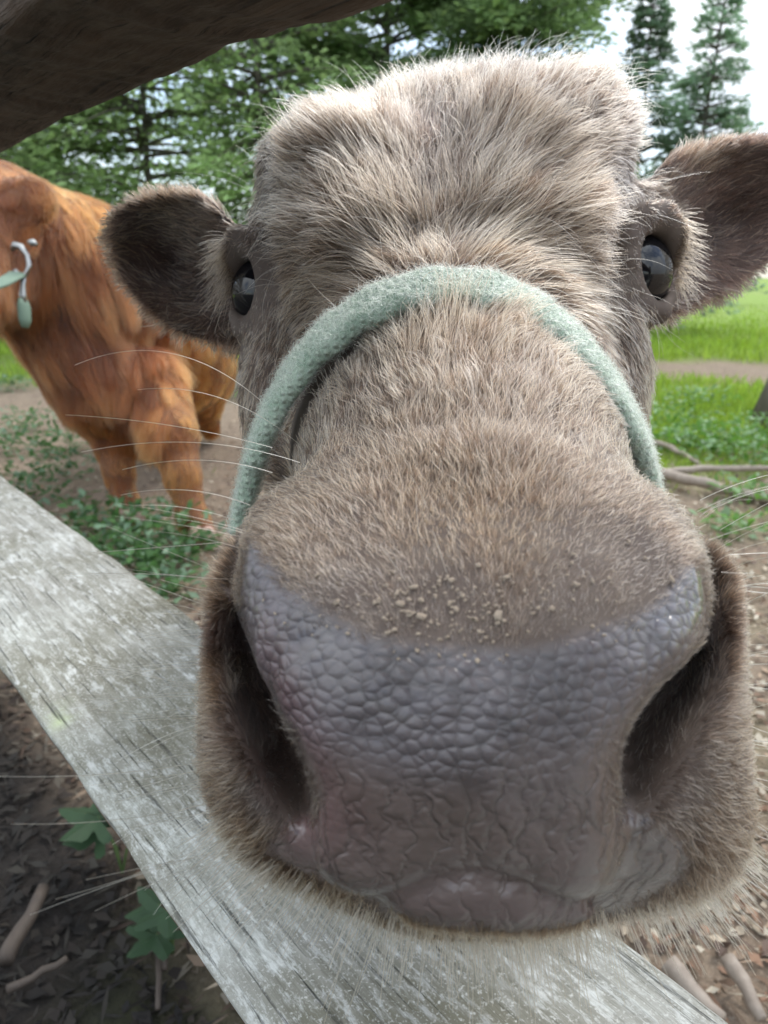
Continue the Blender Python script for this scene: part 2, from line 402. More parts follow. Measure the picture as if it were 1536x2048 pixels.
# eye sockets and lids
EYE = [K(539, 588, .377), K(1266, 548, .374)]
for e in EYE: fld.ell(e, (.0215,) * 3, .004, sub=True)
fld.chain([K(466, 548, .372), K(468, 508, .368), K(485, 482, .364), K(512, 486, .360), K(528, 530, .357)], [.0045, .006, .0062, .0055, .004], .006)
fld.chain([K(466, 628, .374), K(484, 656, .371), K(512, 655, .363), K(530, 620, .357)], [.003, .0038, .0042, .004], .006)
fld.chain([K(528, 530, .357), K(534, 575, .356), K(530, 620, .357)], [.004, .004, .004], .005)
fld.chain([K(1350, 520, .370), K(1348, 470, .366), K(1322, 436, .362), K(1288, 436, .358), K(1264, 480, .353)], [.0042, .0058, .0065, .006, .004], .006)
fld.chain([K(1345, 590, .372), K(1320, 626, .368), K(1288, 612, .360), K(1266, 570, .354)], [.003, .004, .0042, .004], .006)
fld.chain([K(1264, 480, .353), K(1260, 525, .352), K(1266, 570, .354)], [.004, .004, .004], .005)
cv, cq = fld.mesh(); cq = cq[:, ::-1].copy(); del fld   # picture axes are left-handed
cvw = W(cv); cn = vert_normals(cvw, cq)
cpx, cpy = to_px(cv); cf = cv[:, 2]
front = (-(cn @ AX[2]))                                   # facing the lens
NOSE = [(500, 1062), (478, 1200), (505, 1340), (600, 1500), (632, 1600), (560, 1640), (520, 1700), (640, 1775), (760, 1830), (900, 1862), (1050, 1866), (1180, 1850), (1320, 1800),
        (1400, 1720), (1330, 1640), (1240, 1600), (1245, 1500), (1290, 1400), (1410, 1290), (1420, 1180), (1395, 1110), (1300, 1210), (1180, 1255), (1050, 1290), (900, 1285),
        (760, 1270), (650, 1220), (570, 1150)]
def sstep(x, a, b):
    t = np.clip((x - a) / (b - a), 0, 1); return t * t * (3 - 2 * t)
nsd = poly_sd(NOSE, cpx, cpy)
bare = (1 - sstep(nsd, -28, 10)) * (cf < .215) * (cn @ AX[2] < .6)
calf = empty('calf', (.1, .95, 0))
prop(calf, 'taupe calf pushing its big wet grey nose at the lens, chin over the lower rail', 'calf')

m = M('calf_skin')
at = m.attr('bare'); pk = m.attr('pink'); dk = m.attr('dark')
co = m.coord()
wv = m.n('VectorMath', operation='MULTIPLY_ADD'); nzc = m.n('TexNoise'); nzc.inputs['Scale'].default_value = 60; nzc.inputs['Detail'].default_value = 1
m.l(co, nzc.inputs['Vector']); m.l(nzc.outputs[1], wv.inputs[0]); wv.inputs[1].default_value = (.0016, .001, .0016); m.l(co, wv.inputs[2])
mp1 = m.n('Mapping'); mp1.inputs['Scale'].default_value = (300, 370, 380); m.l(wv.outputs[0], mp1.inputs[0])
vo = m.n('TexVoronoi', feature='DISTANCE_TO_EDGE'); vo.inputs['Scale'].default_value = 1; vo.inputs['Randomness'].default_value = .85; m.l(mp1.outputs[0], vo.inputs['Vector'])
vs_ = m.n('TexVoronoi', feature='SMOOTH_F1'); vs_.inputs['Scale'].default_value = 1; vs_.inputs['Randomness'].default_value = .85; vs_.inputs['Smoothness'].default_value = .3; m.l(mp1.outputs[0], vs_.inputs['Vector'])
peb = m.ramp(vo.outputs['Distance'], [(0, 0.0), (.14, .45), (.32, .85), (.5, 1.0)]); peb = m.mix(.6, peb, m.ramp(vs_.outputs['Distance'], [(0, 1), (.35, .75), (.75, 0)]))
# long wrinkles low on the nose: stretched cells
mp2 = m.n('Mapping'); mp2.inputs['Scale'].default_value = (190, 120, 70)
wl = m.n('VectorMath', operation='MULTIPLY_ADD'); nzl = m.n('TexNoise'); nzl.inputs['Scale'].default_value = 130; nzl.inputs['Detail'].default_value = 2
m.l(co, nzl.inputs['Vector']); m.l(nzl.outputs[1], wl.inputs[0]); wl.inputs[1].default_value = (.011, .005, .008); m.l(co, wl.inputs[2]); m.l(wl.outputs[0], mp2.inputs[0])
vl = m.n('TexVoronoi', feature='DISTANCE_TO_EDGE'); vl.inputs['Scale'].default_value = 1; m.l(mp2.outputs[0], vl.inputs['Vector'])
wr = m.mix(.22, m.ramp(vl.outputs['Distance'], [(0, 0.0), (.06, .35), (.16, .8), (.4, 1.0)]), peb)
low = m.attr('lowface')
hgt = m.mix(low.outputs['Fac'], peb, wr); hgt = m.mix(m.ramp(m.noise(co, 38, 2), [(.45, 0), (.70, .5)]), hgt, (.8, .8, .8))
fine = m.noise(co, 2500, 3)
ns_ = m.noise(co, 45, 4)
base = m.mix(m.ramp(ns_, [(.35, 0), (.7, 1)]), (.088, .075, .077), (.155, .134, .139))
low0 = m.attr('lowface'); base = m.mix(m.math('MULTIPLY', low0.outputs['Fac'], .6), base, (.145, .105, .085)); base = m.mix(m.math('MULTIPLY', pk.outputs['Fac'], .55), base, (.15, .070, .075))
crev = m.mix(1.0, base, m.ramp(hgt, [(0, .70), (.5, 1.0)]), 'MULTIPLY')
hide = m.mix(m.ramp(m.noise(co, 90, 3), [(.3, 0), (.7, 1)]), (.085, .060, .048), (.13, .10, .082))
hide = m.mix(dk.outputs['Fac'], hide, (.035, .018, .014))
lp = m.attr('lip'); crev = m.mix(lp.outputs['Fac'], crev, (.13, .098, .090))
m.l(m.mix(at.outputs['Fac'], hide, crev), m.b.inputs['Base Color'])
bs = m.bump(m.math('MULTIPLY', hgt, at.outputs['Fac']), .9, .0009); bs = m.bump(fine, .10, .0003, bs)
m.l(bs, m.b.inputs['Normal'])
wet = m.attr('wet'); m.l(m.math('SUBTRACT', m.ramp(at.outputs['Fac'], [(0, .8), (1, .36)]), m.math('MULTIPLY', wet.outputs['Fac'], .2)), m.b.inputs['Roughness']); m.l(wet.outputs['Fac'], m.b.inputs['Coat Weight']); m.b.inputs['Coat Roughness'].default_value = .12
lp = m.attr('lip')
m.b.inputs['Subsurface Weight'].default_value = .12; m.b.inputs['Subsurface Radius'].default_value = (1, .4, .25); m.b.inputs['Subsurface Scale'].default_value = .004
SKIN = m.m
pts = np.stack([cpx, cpy], 1)
def gau(x, y, sx, sy, px=cpx, py=cpy): return np.exp(-(((px - x) / sx) ** 2 + ((py - y) / sy) ** 2))
pink = np.clip(gau(560, 1420, 45, 130) * .8 * (cpx > 520 - 0 * cpx) + gau(620, 1640, 130, 80) * .55 + gau(620, 1540, 45, 120) * .6 + gau(530, 1270, 30, 60) * .35, 0, 1) * bare
lowf = sstep(cpy + 60 * vnoise(cvw, 120, 8, 2), 1420, 1640)
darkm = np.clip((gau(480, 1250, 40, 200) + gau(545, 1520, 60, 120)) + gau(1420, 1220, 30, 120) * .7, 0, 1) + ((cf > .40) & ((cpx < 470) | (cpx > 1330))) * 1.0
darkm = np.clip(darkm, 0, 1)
sub = cvw.copy()
# folds low on the lip, pimpled edge of the nostril
amp = bare * .0006; sub += cn * (amp * vnoise(cvw * np.array([1.6, 1, .8]), 420, 3, 2))[:, None]
body = mesh_obj('body', sub, cq.astype(np.int32), SKIN, calf)
wetm = bare * np.clip(gau(1330, 1230, 120, 60) + gau(1400, 1180, 60, 120) + .7 * gau(620, 1300, 90, 80) + gau(560, 1600, 90, 80) + gau(1290, 1560, 70, 160) + .25, 0, 1)
lipm = sstep(poly_sd(LIP, cpx, cpy), 12, -12) * bare
for nm, arr in (('wet', wetm), ('lip', lipm), ('bare', bare), ('pink', pink), ('lowface', lowf), ('dark', darkm)):
    if len(body.data.vertices) == len(arr):
        a_ = body.data.attributes.new(nm, 'FLOAT', 'POINT'); a_.data.foreach_set('value', arr.astype(np.float32))
# eyes
m = M('eye'); co = m.coord()
m.b.inputs['Base Color'].default_value = (.006, .006, .008, 1); m.b.inputs['Roughness'].default_value = .03
m.b.inputs['IOR'].default_value = 1.55; EYEM = m.m
m = M('eye_white'); m.b.inputs['Base Color'].default_value = (.42, .40, .38, 1); m.b.inputs['Roughness'].default_value = .15; RIMM = m.m
def uvs(c, r, nu=40, nv=24, sc=(1, 1, 1)):
    v = []; f = []
    for j in range(nv + 1):
        for i in range(nu):
            a, b = 2 * math.pi * i / nu, math.pi * j / nv
            v.append((c[0] + r * sc[0] * math.sin(b) * math.cos(a), c[1] + r * sc[1] * math.sin(b) * math.sin(a), c[2] + r * sc[2] * math.cos(b)))
    for j in range(nv):
        for i in range(nu): f.append((j * nu + i, j * nu + (i + 1) % nu, (j + 1) * nu + (i + 1) % nu, (j + 1) * nu + i))
    return v, f
for e in EYE:
    mb = MB(); mb.add(*uvs(W(e), .0193)); eo = mb.build('eye', EYEM, calf)
bvh = BVHTree.FromPolygons(cvw.tolist(), cq.tolist())
def hit(px, py):
    d = Vector(W(K(px, py, 1.0)) - ORG).normalized(); h = bvh.ray_cast(Vector(ORG), d)
    return (np.array(h[0]), np.array(h[1])) if h[0] is not None else (None, None)
# path of the noseband
arc = [(506, 1050), (516, 1000), (530, 950), (537, 920), (552, 875), (585, 805), (640, 725), (712, 662), (800, 616), (900, 600), (1000, 616), (1083, 664), (1150, 730), (1203, 800), (1240, 868), (1254, 900), (1262, 930), (1272, 975), (1276, 1020)]
arc_s = []
for i in range(len(arc) - 1):
    p0, p1, p2, p3 = arc[max(i - 1, 0)], arc[i], arc[i + 1], arc[min(i + 2, len(arc) - 1)]
    for k in range(6):
        t = k / 6; arc_s.append([.5 * (2 * p1[c] + (-p0[c] + p2[c]) * t + (2 * p0[c] - 5 * p1[c] + 4 * p2[c] - p3[c]) * t * t + (-p0[c] + 3 * p1[c] - 3 * p2[c] + p3[c]) * t ** 3) for c in (0, 1)])
arc_s.append(arc[-1])
# depth along the strap follows the plane of the noseband across the bridge
ctop = hit(900, 583)[0]; dtop = to_ruf(ctop)[2]
hp = []; 
for i, (x, y) in enumerate(arc_s):
    u = i / (len(arc_s) - 1) * 2 - 1
    d = dtop - .004 + .040 * abs(u) ** 1.6
    hp.append(W(K(x, y, d)))
hp = np.array(hp)
for _ in range(3): hp[1:-1] = (hp[:-2] + hp[1:-1] * 2 + hp[2:]) / 4
DTOP = dtop
def halter_dist(p):
    out = np.full(len(p), 1.0)
    for q in hp[::3]: out = np.minimum(out, np.linalg.norm(p - q, axis=1))
    return out
# ---- coat: rows are px, py, flow x, flow y (picture up is -y), length mm, lift deg, colour 0 light .. 1 dark, warm 0..1, clumping
FL = [
 (870, 540, 0, -1, 20, 35, .35, .5, .5), (800, 520, -.8, -.7, 24, 30, .45, .5, .6), (950, 520, .8, -.6, 26, 30, .25, .7, .6),
 (700, 540, -1, .1, 22, 28, .5, .6, .6), (620, 560, -.7, .8, 16, 25, .55, .7, .5), (1080, 530, 1, .05, 26, 28, .4, .6, .6), (1170, 590, .6, .8, 14, 22, .55, .6, .4),
 (780, 450, -.6, -.9, 24, 30, .35, .5, .7), (960, 440, .8, -.65, 26, 30, .2, .5, .7), (1080, 430, 1, -.35, 26, 28, .3, .5, .7), (660, 460, -.9, -.3, 22, 28, .45, .5, .6),
 (860, 380, 0, -1, 15, 35, .6, .1, .5), (860, 280, .05, -1, 13, 40, .80, 0, .4), (860, 200, .1, -1, 16, 40, .62, .1, .5),
 (760, 330, -.75, -.8, 26, 28, .22, .4, .75), (980, 310, .8, -.8, 28, 28, .2, .45, .75), (650, 330, -.9, -.6, 24, 28, .3, .4, .6), (1100, 300, .85, -.6, 24, 28, .25, .4, .6),
 (700, 220, -.8, -.7, 22, 32, .22, .5, .6), (790, 160, -.5, -1, 20, 40, .2, .7, .7), (900, 150, .2, -1, 18, 42, .3, .4, .7), (1020, 170, .5, -1, 17, 34, .3, .2, .5), (1150, 190, .7, -.7, 16, 38, .3, .3, .4),
 (590, 260, -.6, -.5, 13, 35, .45, 0, .4), (530, 330, -.4, .7, 9, 25, .5, 0, .3), (530, 450, -.1, 1, 7, 20, .5, .1, .2), (545, 600, .1, 1, 8, 20, .6, .4, .2),
 (1240, 250, .5, -.3, 13, 32, .4, 0, .4), (1260, 350, .3, .6, 9, 22, .35, 0, .3), (1240, 450, .1, 1, 7, 18, .35, .1, .2), (1220, 560, .2, 1, 9, 18, .45, .4, .2),
 (520, 780, .1, 1, 9, 18, .75, .6, .2), (1270, 760, .1, 1, 9, 18, .5, .5, .2), (1230, 680, .2, 1, 10, 18, .55, .5, .3), (600, 680, -.2, 1, 11, 18, .65, .6, .3),
 (880, 640, .1, -1, 18, 38, .55, .7, .6), (780, 660, -.5, -.8, 15, 35, .65, .6, .5), (1010, 650, .5, -.8, 16, 35, .55, .6, .5), (880, 740, .05, -1, 11, 28, .35, .4, .4), (760, 760, -.35, -.9, 10, 26, .45, .4, .4), (1050, 760, .35, -.9, 10, 26, .35, .4, .4),
 (680, 880, -.45, -.9, 8, 22, .4, .5, .3), (880, 860, 0, -1, 8, 22, .35, .4, .3), (1150, 880, .45, -.9, 8, 22, .35, .5, .3),
 (880, 960, 0, -1, 6, 20, .5, .7, .2), (600, 990, -.6, -.8, 6, 20, .25, .6, .2), (1250, 980, .6, -.8, 6, 20, .25, .5, .2), (1380, 1050, .9, -.4, 5, 20, .25, .5, .2), (500, 1040, -.9, -.4, 5, 20, .3, .6, .2),
 (900, 1060, 0, -1, 3.5, 22, .35, 1.0, .2), (1050, 1100, .2, -1, 3.5, 22, .3, .9, .2), (700, 1090, -.4, -.9, 3.5, 20, .3, .5, .2), (700, 1190, -.6, -.5, 2.8, 18, .12, .15, .1), (900, 1225, .1, -1, 2.8, 18, .12, .15, .1), (1120, 1220, .3, -1, 2.8, 18, .12, .1, .1), (1150, 1150, .4, -.9, 3, 20, .2, .3, .1), (1300, 1130, .7, -.6, 3, 18, .2, .1, .1),
 (440, 1180, -1, -.1, 4.5, 24, .25, .7, .1), (475, 1250, -1, .2, 3.5, 22, 1.0, .6, .1), (420, 1400, -1, .2, 5, 26, .12, .75, .1), (500, 1430, -1, .2, 4.0, 22, .95, .2, .1), (430, 1560, -.9, .5, 6, 28, .10, .7, .1), (550, 1580, -.6, .6, 2.5, 20, .8, 0, .1),
 (480, 1670, -.7, .9, 7, 30, .10, .9, .2), (600, 1750, -.4, 1, 9, 32, .35, .9, .3), (750, 1820, -.2, 1, 6, 22, .35, .9, .3), (950, 1880, 0, 1, 5, 20, .35, .9, .3), (1150, 1860, .1, 1, 5, 20, .3, .8, .3),
 (1460, 1200, 1, 0, 5, 24, .4, .5, .1), (1425, 1250, 1, .2, 4, 22, .75, .5, .1), (1400, 1430, 1, .1, 4, 22, .35, .1, .1), (1470, 1450, 1, .2, 5, 26, .05, .4, .1), (1330, 1540, .8, .5, 3, 20, .55, 0, .1), (1480, 1650, .9, .5, 6, 28, .02, .4, .2), (1420, 1740, .6, .9, 6, 28, .12, .4, .2), (1300, 1780, .3, 1, 4, 30, .4, .3, .2),
 (350, 400, -.2, -1, 9, 30, .5, .6, .2), (240, 460, -1, -.2, 10, 25, .6, .5, .2), (340, 520, -.8, -.5, 11, 22, .97, .5, .2), (430, 600, -.6, .3, 11, 22, .95, .5, .2), (290, 620, -.7, .7, 9, 22, .8, .5, .2), (420, 680, -.2, 1, 9, 22, .8, .5, .2), (420, 470, -.7, -.5, 11, 22, .75, .5, .2),
 (1400, 300, .3, -1, 9, 28, .6, .6, .2), (1500, 290, .6, -.8, 9, 26, .82, .5, .2), (1440, 400, .8, -.6, 12, 22, .93, .7, .2), (1420, 560, .5, .8, 10, 22, .92, .5, .2), (1560, 480, .8, .3, 9, 22, .95, .4, .2), (1350, 360, .5, -.8, 11, 22, .85, .6, .2), (1350, 560, .8, .3, 11, 22, .9, .4, .2),
]
eye_d = np.minimum(np.linalg.norm(cv - EYE[0], axis=1), np.linalg.norm(cv - EYE[1], axis=1))
vis = np.clip(front + .35, .03, 1.0)
wt = vis * np.where(cf < .215, 5.0, np.where(cf < .30, 2.2, 1.15)) * (1 - bare) * (cf < .5)
wt *= np.where(halter_dist(cvw) < .0150, 0, 1)
wt *= 1 + 1.3 * np.exp(-((nsd - 15) / 45) ** 2) * (cf < .215) * (cpy < 1400)
wt *= np.where(eye_d < .0218, 0, 1)
head_far = (cf >= .5) * 1.0 * 0.0
NF = 300000
rp, rn = sample(cvw, cq, cn, NF, wt, rng)
ruf = to_ruf(rp); hx, hy = to_px(ruf); A = idw(FL, hx, hy)
hide_ = np.isin(np.arange(NF), [])
flow = A[:, 0:1] * AX[0] - A[:, 1:2] * AX[1] + .25 * AX[2]
nz1 = vnoise(rp, 90, 11, 2); nz2 = vnoise(rp, 90, 12, 2)
flow = unit(flow) + .17 * nz1[:, None] * AX[0] + .17 * nz2[:, None] * AX[1] + rng.normal(0, .09, (NF, 3))
L = A[:, 2] * np.where((A[:, 2] > 14) & (hy > 280), 1.12, 1.0) / 1000 * rng.uniform(.6, 1.15, NF) * (1 + .25 * vnoise(rp, 140, 14, 2))
ed_ = np.minimum(np.linalg.norm(ruf - EYE[0], axis=1), np.linalg.norm(ruf - EYE[1], axis=1)); L = np.minimum(L, np.interp(ed_, [.0215, .027, .036, .055], [.0009, .0022, .005, .04]))
L = L * np.where((ruf[:, 2] < .215) & (hy < 1400) & (np.abs(hx - 940) < 440), np.interp(poly_sd(NOSE, hx, hy), [-30, 90], [.60, 1.0]), 1.0); hd_ = halter_dist(rp); below = (ruf[:, 2] < DTOP + .002) & (np.abs(hx - 890) < 150)
L = np.where(below, L, np.minimum(L, np.interp(hd_, [.015, .024, .036], [.0022, .006, .03]))); L = np.clip(L, .0012, .04)
lift = np.radians(A[:, 3] * .62) * rng.uniform(.5, 1.6, NF)
P = grow(rp, rn, flow, L, lift, rng.uniform(.3, 1.1, NF), .30, 6, rng, .10)
P, near = clump(P, 34, np.clip(A[:, 6] * 1.15, 0, .88), rng, 1.1)
dark = np.clip(.40 + (A[:, 4] - .40) * np.where(A[:, 4] > .6, 1, .55) + .12 * vnoise(rp, 45, 15, 2) + rng.normal(0, .10, NF), 0, 1)[:, None]; warm = np.clip(.22 + .78 * A[:, 5] + rng.normal(0, .15, NF), 0, 1)[:, None]
light = (1 - warm) * np.array([.078, .057, .045]) + warm * np.array([.092, .051, .025])
deep = (1 - warm) * np.array([.024, .017, .016]) + warm * np.array([.028, .012, .007])
colr = light * (1 - dark) ** 1.2 + deep * (1 - (1 - dark) ** 1.2)
cl_r = rng.uniform(.6, 1.35, NF); colr *= (rng.uniform(.6, 1.35, NF) * cl_r[near])[:, None]
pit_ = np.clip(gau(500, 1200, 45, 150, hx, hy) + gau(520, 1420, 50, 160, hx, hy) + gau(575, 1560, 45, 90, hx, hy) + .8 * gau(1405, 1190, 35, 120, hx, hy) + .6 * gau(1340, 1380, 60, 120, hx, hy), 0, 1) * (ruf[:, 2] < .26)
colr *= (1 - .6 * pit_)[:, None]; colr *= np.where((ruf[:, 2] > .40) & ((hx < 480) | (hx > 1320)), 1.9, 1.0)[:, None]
gold = (rng.uniform(0, 1, NF) < .06 * (A[:, 2] > 9))[:, None]; colr = np.where(gold, np.array([.50, .38, .24]), colr)
wid = np.interp(ruf[:, 2], [.16, .22, .30, .40], [.00006, .00008, .00013, .00017]) * rng.uniform(.7, 1.3, NF)
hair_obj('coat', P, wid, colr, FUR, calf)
# paler guard hairs lying over the coat
gi_ = rng.choice(NF, 62000, replace=False, p=(lambda q: q / q.sum())(np.where(L > .009, 1.0, .55) * (dark[:, 0] < .75)))
ng = len(gi_)
P = grow(rp[gi_], rn[gi_], flow[gi_] + rng.normal(0, .16, (ng, 3)), L[gi_] * rng.uniform(1.0, 1.35, ng), lift[gi_] * 1.3 + .08, rng.uniform(.2, .9, ng), .38, 7, rng, .10)
P, near = clump(P, 14, np.where(L[gi_] > .009, .55, .15), rng)
gc_ = (1 - warm[gi_]) * np.array([.38, .315, .275]) + warm[gi_] * np.array([.49, .315, .17])
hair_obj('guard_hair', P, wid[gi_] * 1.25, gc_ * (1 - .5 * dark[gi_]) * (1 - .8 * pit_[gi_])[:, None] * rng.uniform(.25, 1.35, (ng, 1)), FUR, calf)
# dried crumbs of dirt on top of the nose
m = M('dried_dirt'); co = m.coord(); m.l(m.mix(m.noise(co, 900, 3), (.20, .15, .11), (.42, .35, .27)), m.b.inputs['Base Color']); m.b.inputs['Roughness'].default_value = .8
mb = MB(); sv, sf = uvs((0, 0, 0), 1, 7, 5); sv = np.array(sv)
for _ in range(300):
    x = rng.normal(960, 190); y = 1225 + 45 * rng.normal() - abs(x - 940) * .12; h_ = hit(x, y)
    if h_[0] is None or np.linalg.norm(h_[0] - ORG) > .22: continue
    r_ = min(rng.gamma(1.3, .00011) + .00016, .0008); sh = 1 + .6 * vnoise(sv + rng.normal(0, 5, 3), 2.5, 5, 2)
    q = (sv + rng.normal(0, .22, sv.shape) * (np.arange(len(sv)) % 7 > 0)[:, None]) * sh[:, None] * r_ * np.array([rng.uniform(.7, 1.6), rng.uniform(.7, 1.5), .28]) @ np.array(Matrix.Rotation(rng.uniform(0, 6), 3, 'Z'))
    nn = unit(h_[1]) * (1 if h_[1] @ AX[2] < 0 else -1); mb.add(q @ np.array(Vector((0, 0, 1)).rotation_difference(Vector(nn)).to_matrix()).T + h_[0] + nn * (r_ * .4 + .0004), sf)
dirt = mb.build('dirt_crust', m.m, calf); dirt['kind'] = 'stuff'
# stray long hairs standing off the crown and the brow
cand = (cf > .25) & (cf < .5) & (cpy < 640) & (cpx > 500) & (cpx < 1300) & (eye_d > .03)
rp, rn = sample(cvw, cq, cn, 1500, cand * np.clip(front + .6, 0, 1) * (1 + 3 * (cpy < 220)), rng)
hx, hy = to_px(to_ruf(rp)); A = idw(FL, hx, hy); n = len(rp)
flow = A[:, 0:1] * AX[0] - A[:, 1:2] * AX[1] + rng.normal(0, .35, (n, 3))
P = grow(rp, rn, flow, rng.uniform(.018, .036, n), np.radians(rng.uniform(25, 75, n)), rng.uniform(.6, 1.6, n), .35, 9, rng, .12)
hair_obj('stray_hair', P, rng.uniform(.00007, .00011, n), np.array([.66, .55, .40]) * rng.uniform(.6, 1.2, (n, 1)), FUR, calf)
def strands(specs, name, rad_, col_, seg=10, label=None):
    P = []
    for (x0, y0, d0, x1, y1, d1, sag) in specs:
        a = W(K(x0, y0, d0)); b = W(K(x1, y1, d1)); t = np.linspace(0, 1, seg + 1)[:, None]
        off = AX[1] * sag * (d1 + d0) / 2 / FPX
        P.append(a + (b - a) * t + 4 * t * (1 - t) * off + rng.normal(0, .00015, 3) * t)
    P = np.array(P); n = len(P)
    return hair_obj(name, P, np.asarray(rad_) * np.ones(n), np.asarray(col_) * rng.uniform(.8, 1.15, (n, 1)), FUR if name != 'whisker' else WHISK, calf, tip=.45)
sp = []
for _ in range(1500):
    x = rng.uniform(440, 1500); yb = np.interp(x, [430, 520, 650, 800, 950, 1150, 1200, 1400, 1500], [1640, 1735, 1775, 1835, 1860, 1855, 1810, 1795, 1700]) - rng.uniform(5, 30)
    ln = rng.gamma(2.5, 26) + 18; ang = np.interp(x, [430, 650, 900, 1200, 1500], [-.95, -.55, .02, .25, .85]) + rng.normal(0, .12)
    d = rng.uniform(.192, .21); sp.append((x, yb, d, x + ln * math.sin(ang), yb + ln * math.cos(ang), d + rng.uniform(-.012, .01), rng.uniform(-4, 4)))
strands(sp, 'chin_hair', .00012, (.62, .48, .33))
# whiskers (root pixel, depth, tip pixel, depth, sag)
wk = [(520, 800, .30, 150, 730, .27, 60), (600, 890, .27, 275, 778, .24, 40), (545, 895, .26, 130, 830, .23, 12), (600, 925, .25, 160, 905, .22, 30), (545, 945, .24, 245, 940, .22, 22), (500, 1010, .23, 240, 990, .21, 20),
      (470, 1040, .22, 270, 1010, .20, 10), (440, 1085, .215, 180, 1105, .20, 0), (420, 1157, .21, 130, 1150, .20, 6), (415, 1255, .205, 280, 1278, .20, 4), (410, 1390, .20, 180, 1398, .19, 0), (430, 1440, .20, 240, 1520, .19, 10), (430, 1450, .20, 300, 1500, .19, 8),
      (420, 1520, .20, 0, 1552, .17, -12), (440, 1600, .20, 20, 1648, .165, -16), (460, 1670, .20, 110, 1800, .17, -10), (470, 1690, .195, 60, 1830, .17, 6), (490, 1690, .20, 190, 1820, .17, 4), (500, 1700, .195, 170, 1760, .17, 4), (430, 1560, .20, 230, 1608, .19, 4), (450, 1620, .20, 250, 1660, .19, 3),
      (1400, 1000, .23, 1560, 945, .23, 6), (1420, 1020, .22, 1550, 975, .22, 5), (1440, 1060, .22, 1580, 985, .22, 2), (1450, 1110, .21, 1600, 1105, .21, 2), (1480, 1180, .21, 1600, 1190, .21, -2), (1485, 1210, .205, 1590, 1165, .2, 2), (1490, 1330, .205, 1600, 1330, .2, 3), (1495, 1420, .205, 1600, 1395, .2, 3), (1495, 1480, .2, 1610, 1500, .2, 3), (1500, 1560, .2, 1600, 1620, .2, 3),
      (830, 960, .20, 838, 1075, .172, 0), (820, 950, .20, 850, 1010, .185, 4), (865, 1060, .178, 893, 1145, .160, 2), (760, 1090, .172, 810, 1160, .160, 2),
      (500, 380, .385, 345, 345, .38, 10), (500, 370, .385, 430, 340, .38, 5), (515, 330, .385, 470, 290, .38, 5), (1292, 370, .385, 1370, 350, .38, -3), (1290, 350, .385, 1350, 335, .38, 3)]
for _ in range(46):
    y = rng.uniform(1050, 1780); x = np.interp(y, [1000, 1200, 1500, 1650, 1780], [500, 425, 410, 440, 620]); a = math.radians(np.interp(y, [1000, 1400, 1780], [195, 180, 135]) + rng.normal(0, 9)); ln = rng.uniform(60, 260)
    wk.append((x + 15, y, .203, x + ln * math.cos(a), y + ln * math.sin(a), .203 - ln * rng.uniform(.00002, .0001), rng.uniform(-6, 14)))
    y = rng.uniform(1010, 1800); x = np.interp(y, [1000, 1200, 1500, 1650, 1800], [1400, 1480, 1495, 1490, 1420]); a = math.radians(np.interp(y, [1000, 1400, 1800], [-25, 0, 50]) + rng.normal(0, 10)); ln = rng.uniform(50, 160)
    wk.append((x - 15, y, .203, x + ln * math.cos(a), y + ln * math.sin(a), .203 - ln * rng.uniform(.00002, .0001), rng.uniform(-6, 10)))
strands(wk, 'whisker', np.where(np.arange(len(wk)) < 31, .00010, .00007), (.82, .74, .58), 14)
# lashes
sp = []
for k in range(230):
    t = rng.uniform(0, 1); x = np.interp(t, [0, .4, 1], [486, 470, 462]); y = np.interp(t, [0, .4, 1], [478, 500, 590]); d = .368
    a = np.interp(t, [0, .5, 1], [3.0, 2.9, 2.35]) + rng.normal(0, .26); ln = rng.uniform(30, 85) * (1 if t > .1 else .7)
    sp.append((x + rng.normal(0, 3), y, d, x + ln * math.cos(a), y + ln * math.sin(a) + 12, d - .01, 10))
for k in range(230):
    t = rng.uniform(0, 1); x = np.interp(t, [0, .4, 1], [1328, 1352, 1350]); y = np.interp(t, [0, .4, 1], [436, 470, 575]); d = .366
    a = np.interp(t, [0, .5, 1], [.0, .15, .8]) + rng.normal(0, .26); ln = rng.uniform(25, 75)
    sp.append((x + rng.normal(0, 3), y, d, x + ln * math.cos(a), y + ln * math.sin(a), d - .01, 8))
strands(sp, 'eyelash', .00013, (.24, .17, .11), 6)

# ------------------------------------------------------------------ halter
n_ = len(hp); tan_ = unit(np.gradient(hp, axis=0))
face_ax = unit(W(K(930, 1180, .20)) - W(K(900, 480, .33)))       # down the face
wdir = unit(face_ax - tan_ * (tan_ @ face_ax)[:, None]); out_ = unit(np.cross(tan_, wdir)); out_ *= np.sign((out_ @ -AX[2]).mean())
u_ = np.linspace(-1, 1, n_)
width = .026; thick = .0042
ring = []
prof = [(math.copysign(abs(math.cos(a)) ** .6, math.cos(a)), math.copysign(abs(math.sin(a)) ** .8, math.sin(a))) for a in np.linspace(0, 2 * math.pi, 29)[:-1]]
for i in range(n_):
    for c, s_ in prof: ring.append(hp[i] + wdir[i] * c * width * .5 * (.9 + .1 * math.sin(i)) + out_[i] * (s_ * thick + .0052))
k_ = len(prof)
fc = np.array([(i * k_ + j, i * k_ + (j + 1) % k_, (i + 1) * k_ + (j + 1) % k_, (i + 1) * k_ + j) for i in range(n_ - 1) for j in range(k_)], np.int32)
halter = empty('halter', tuple(hp[n_ // 2]))
prop(halter, 'faded sage green knitted noseband stretched across the bridge of the nose', 'halter')
m = M('knit'); co = m.coord()
wv1 = m.n('TexWave', wave_type='BANDS', bands_direction='X'); wv1.inputs['Scale'].default_value = 95; wv1.inputs['Distortion'].default_value = 3; wv1.inputs['Detail'].default_value = 2; m.l(co, wv1.inputs['Vector'])
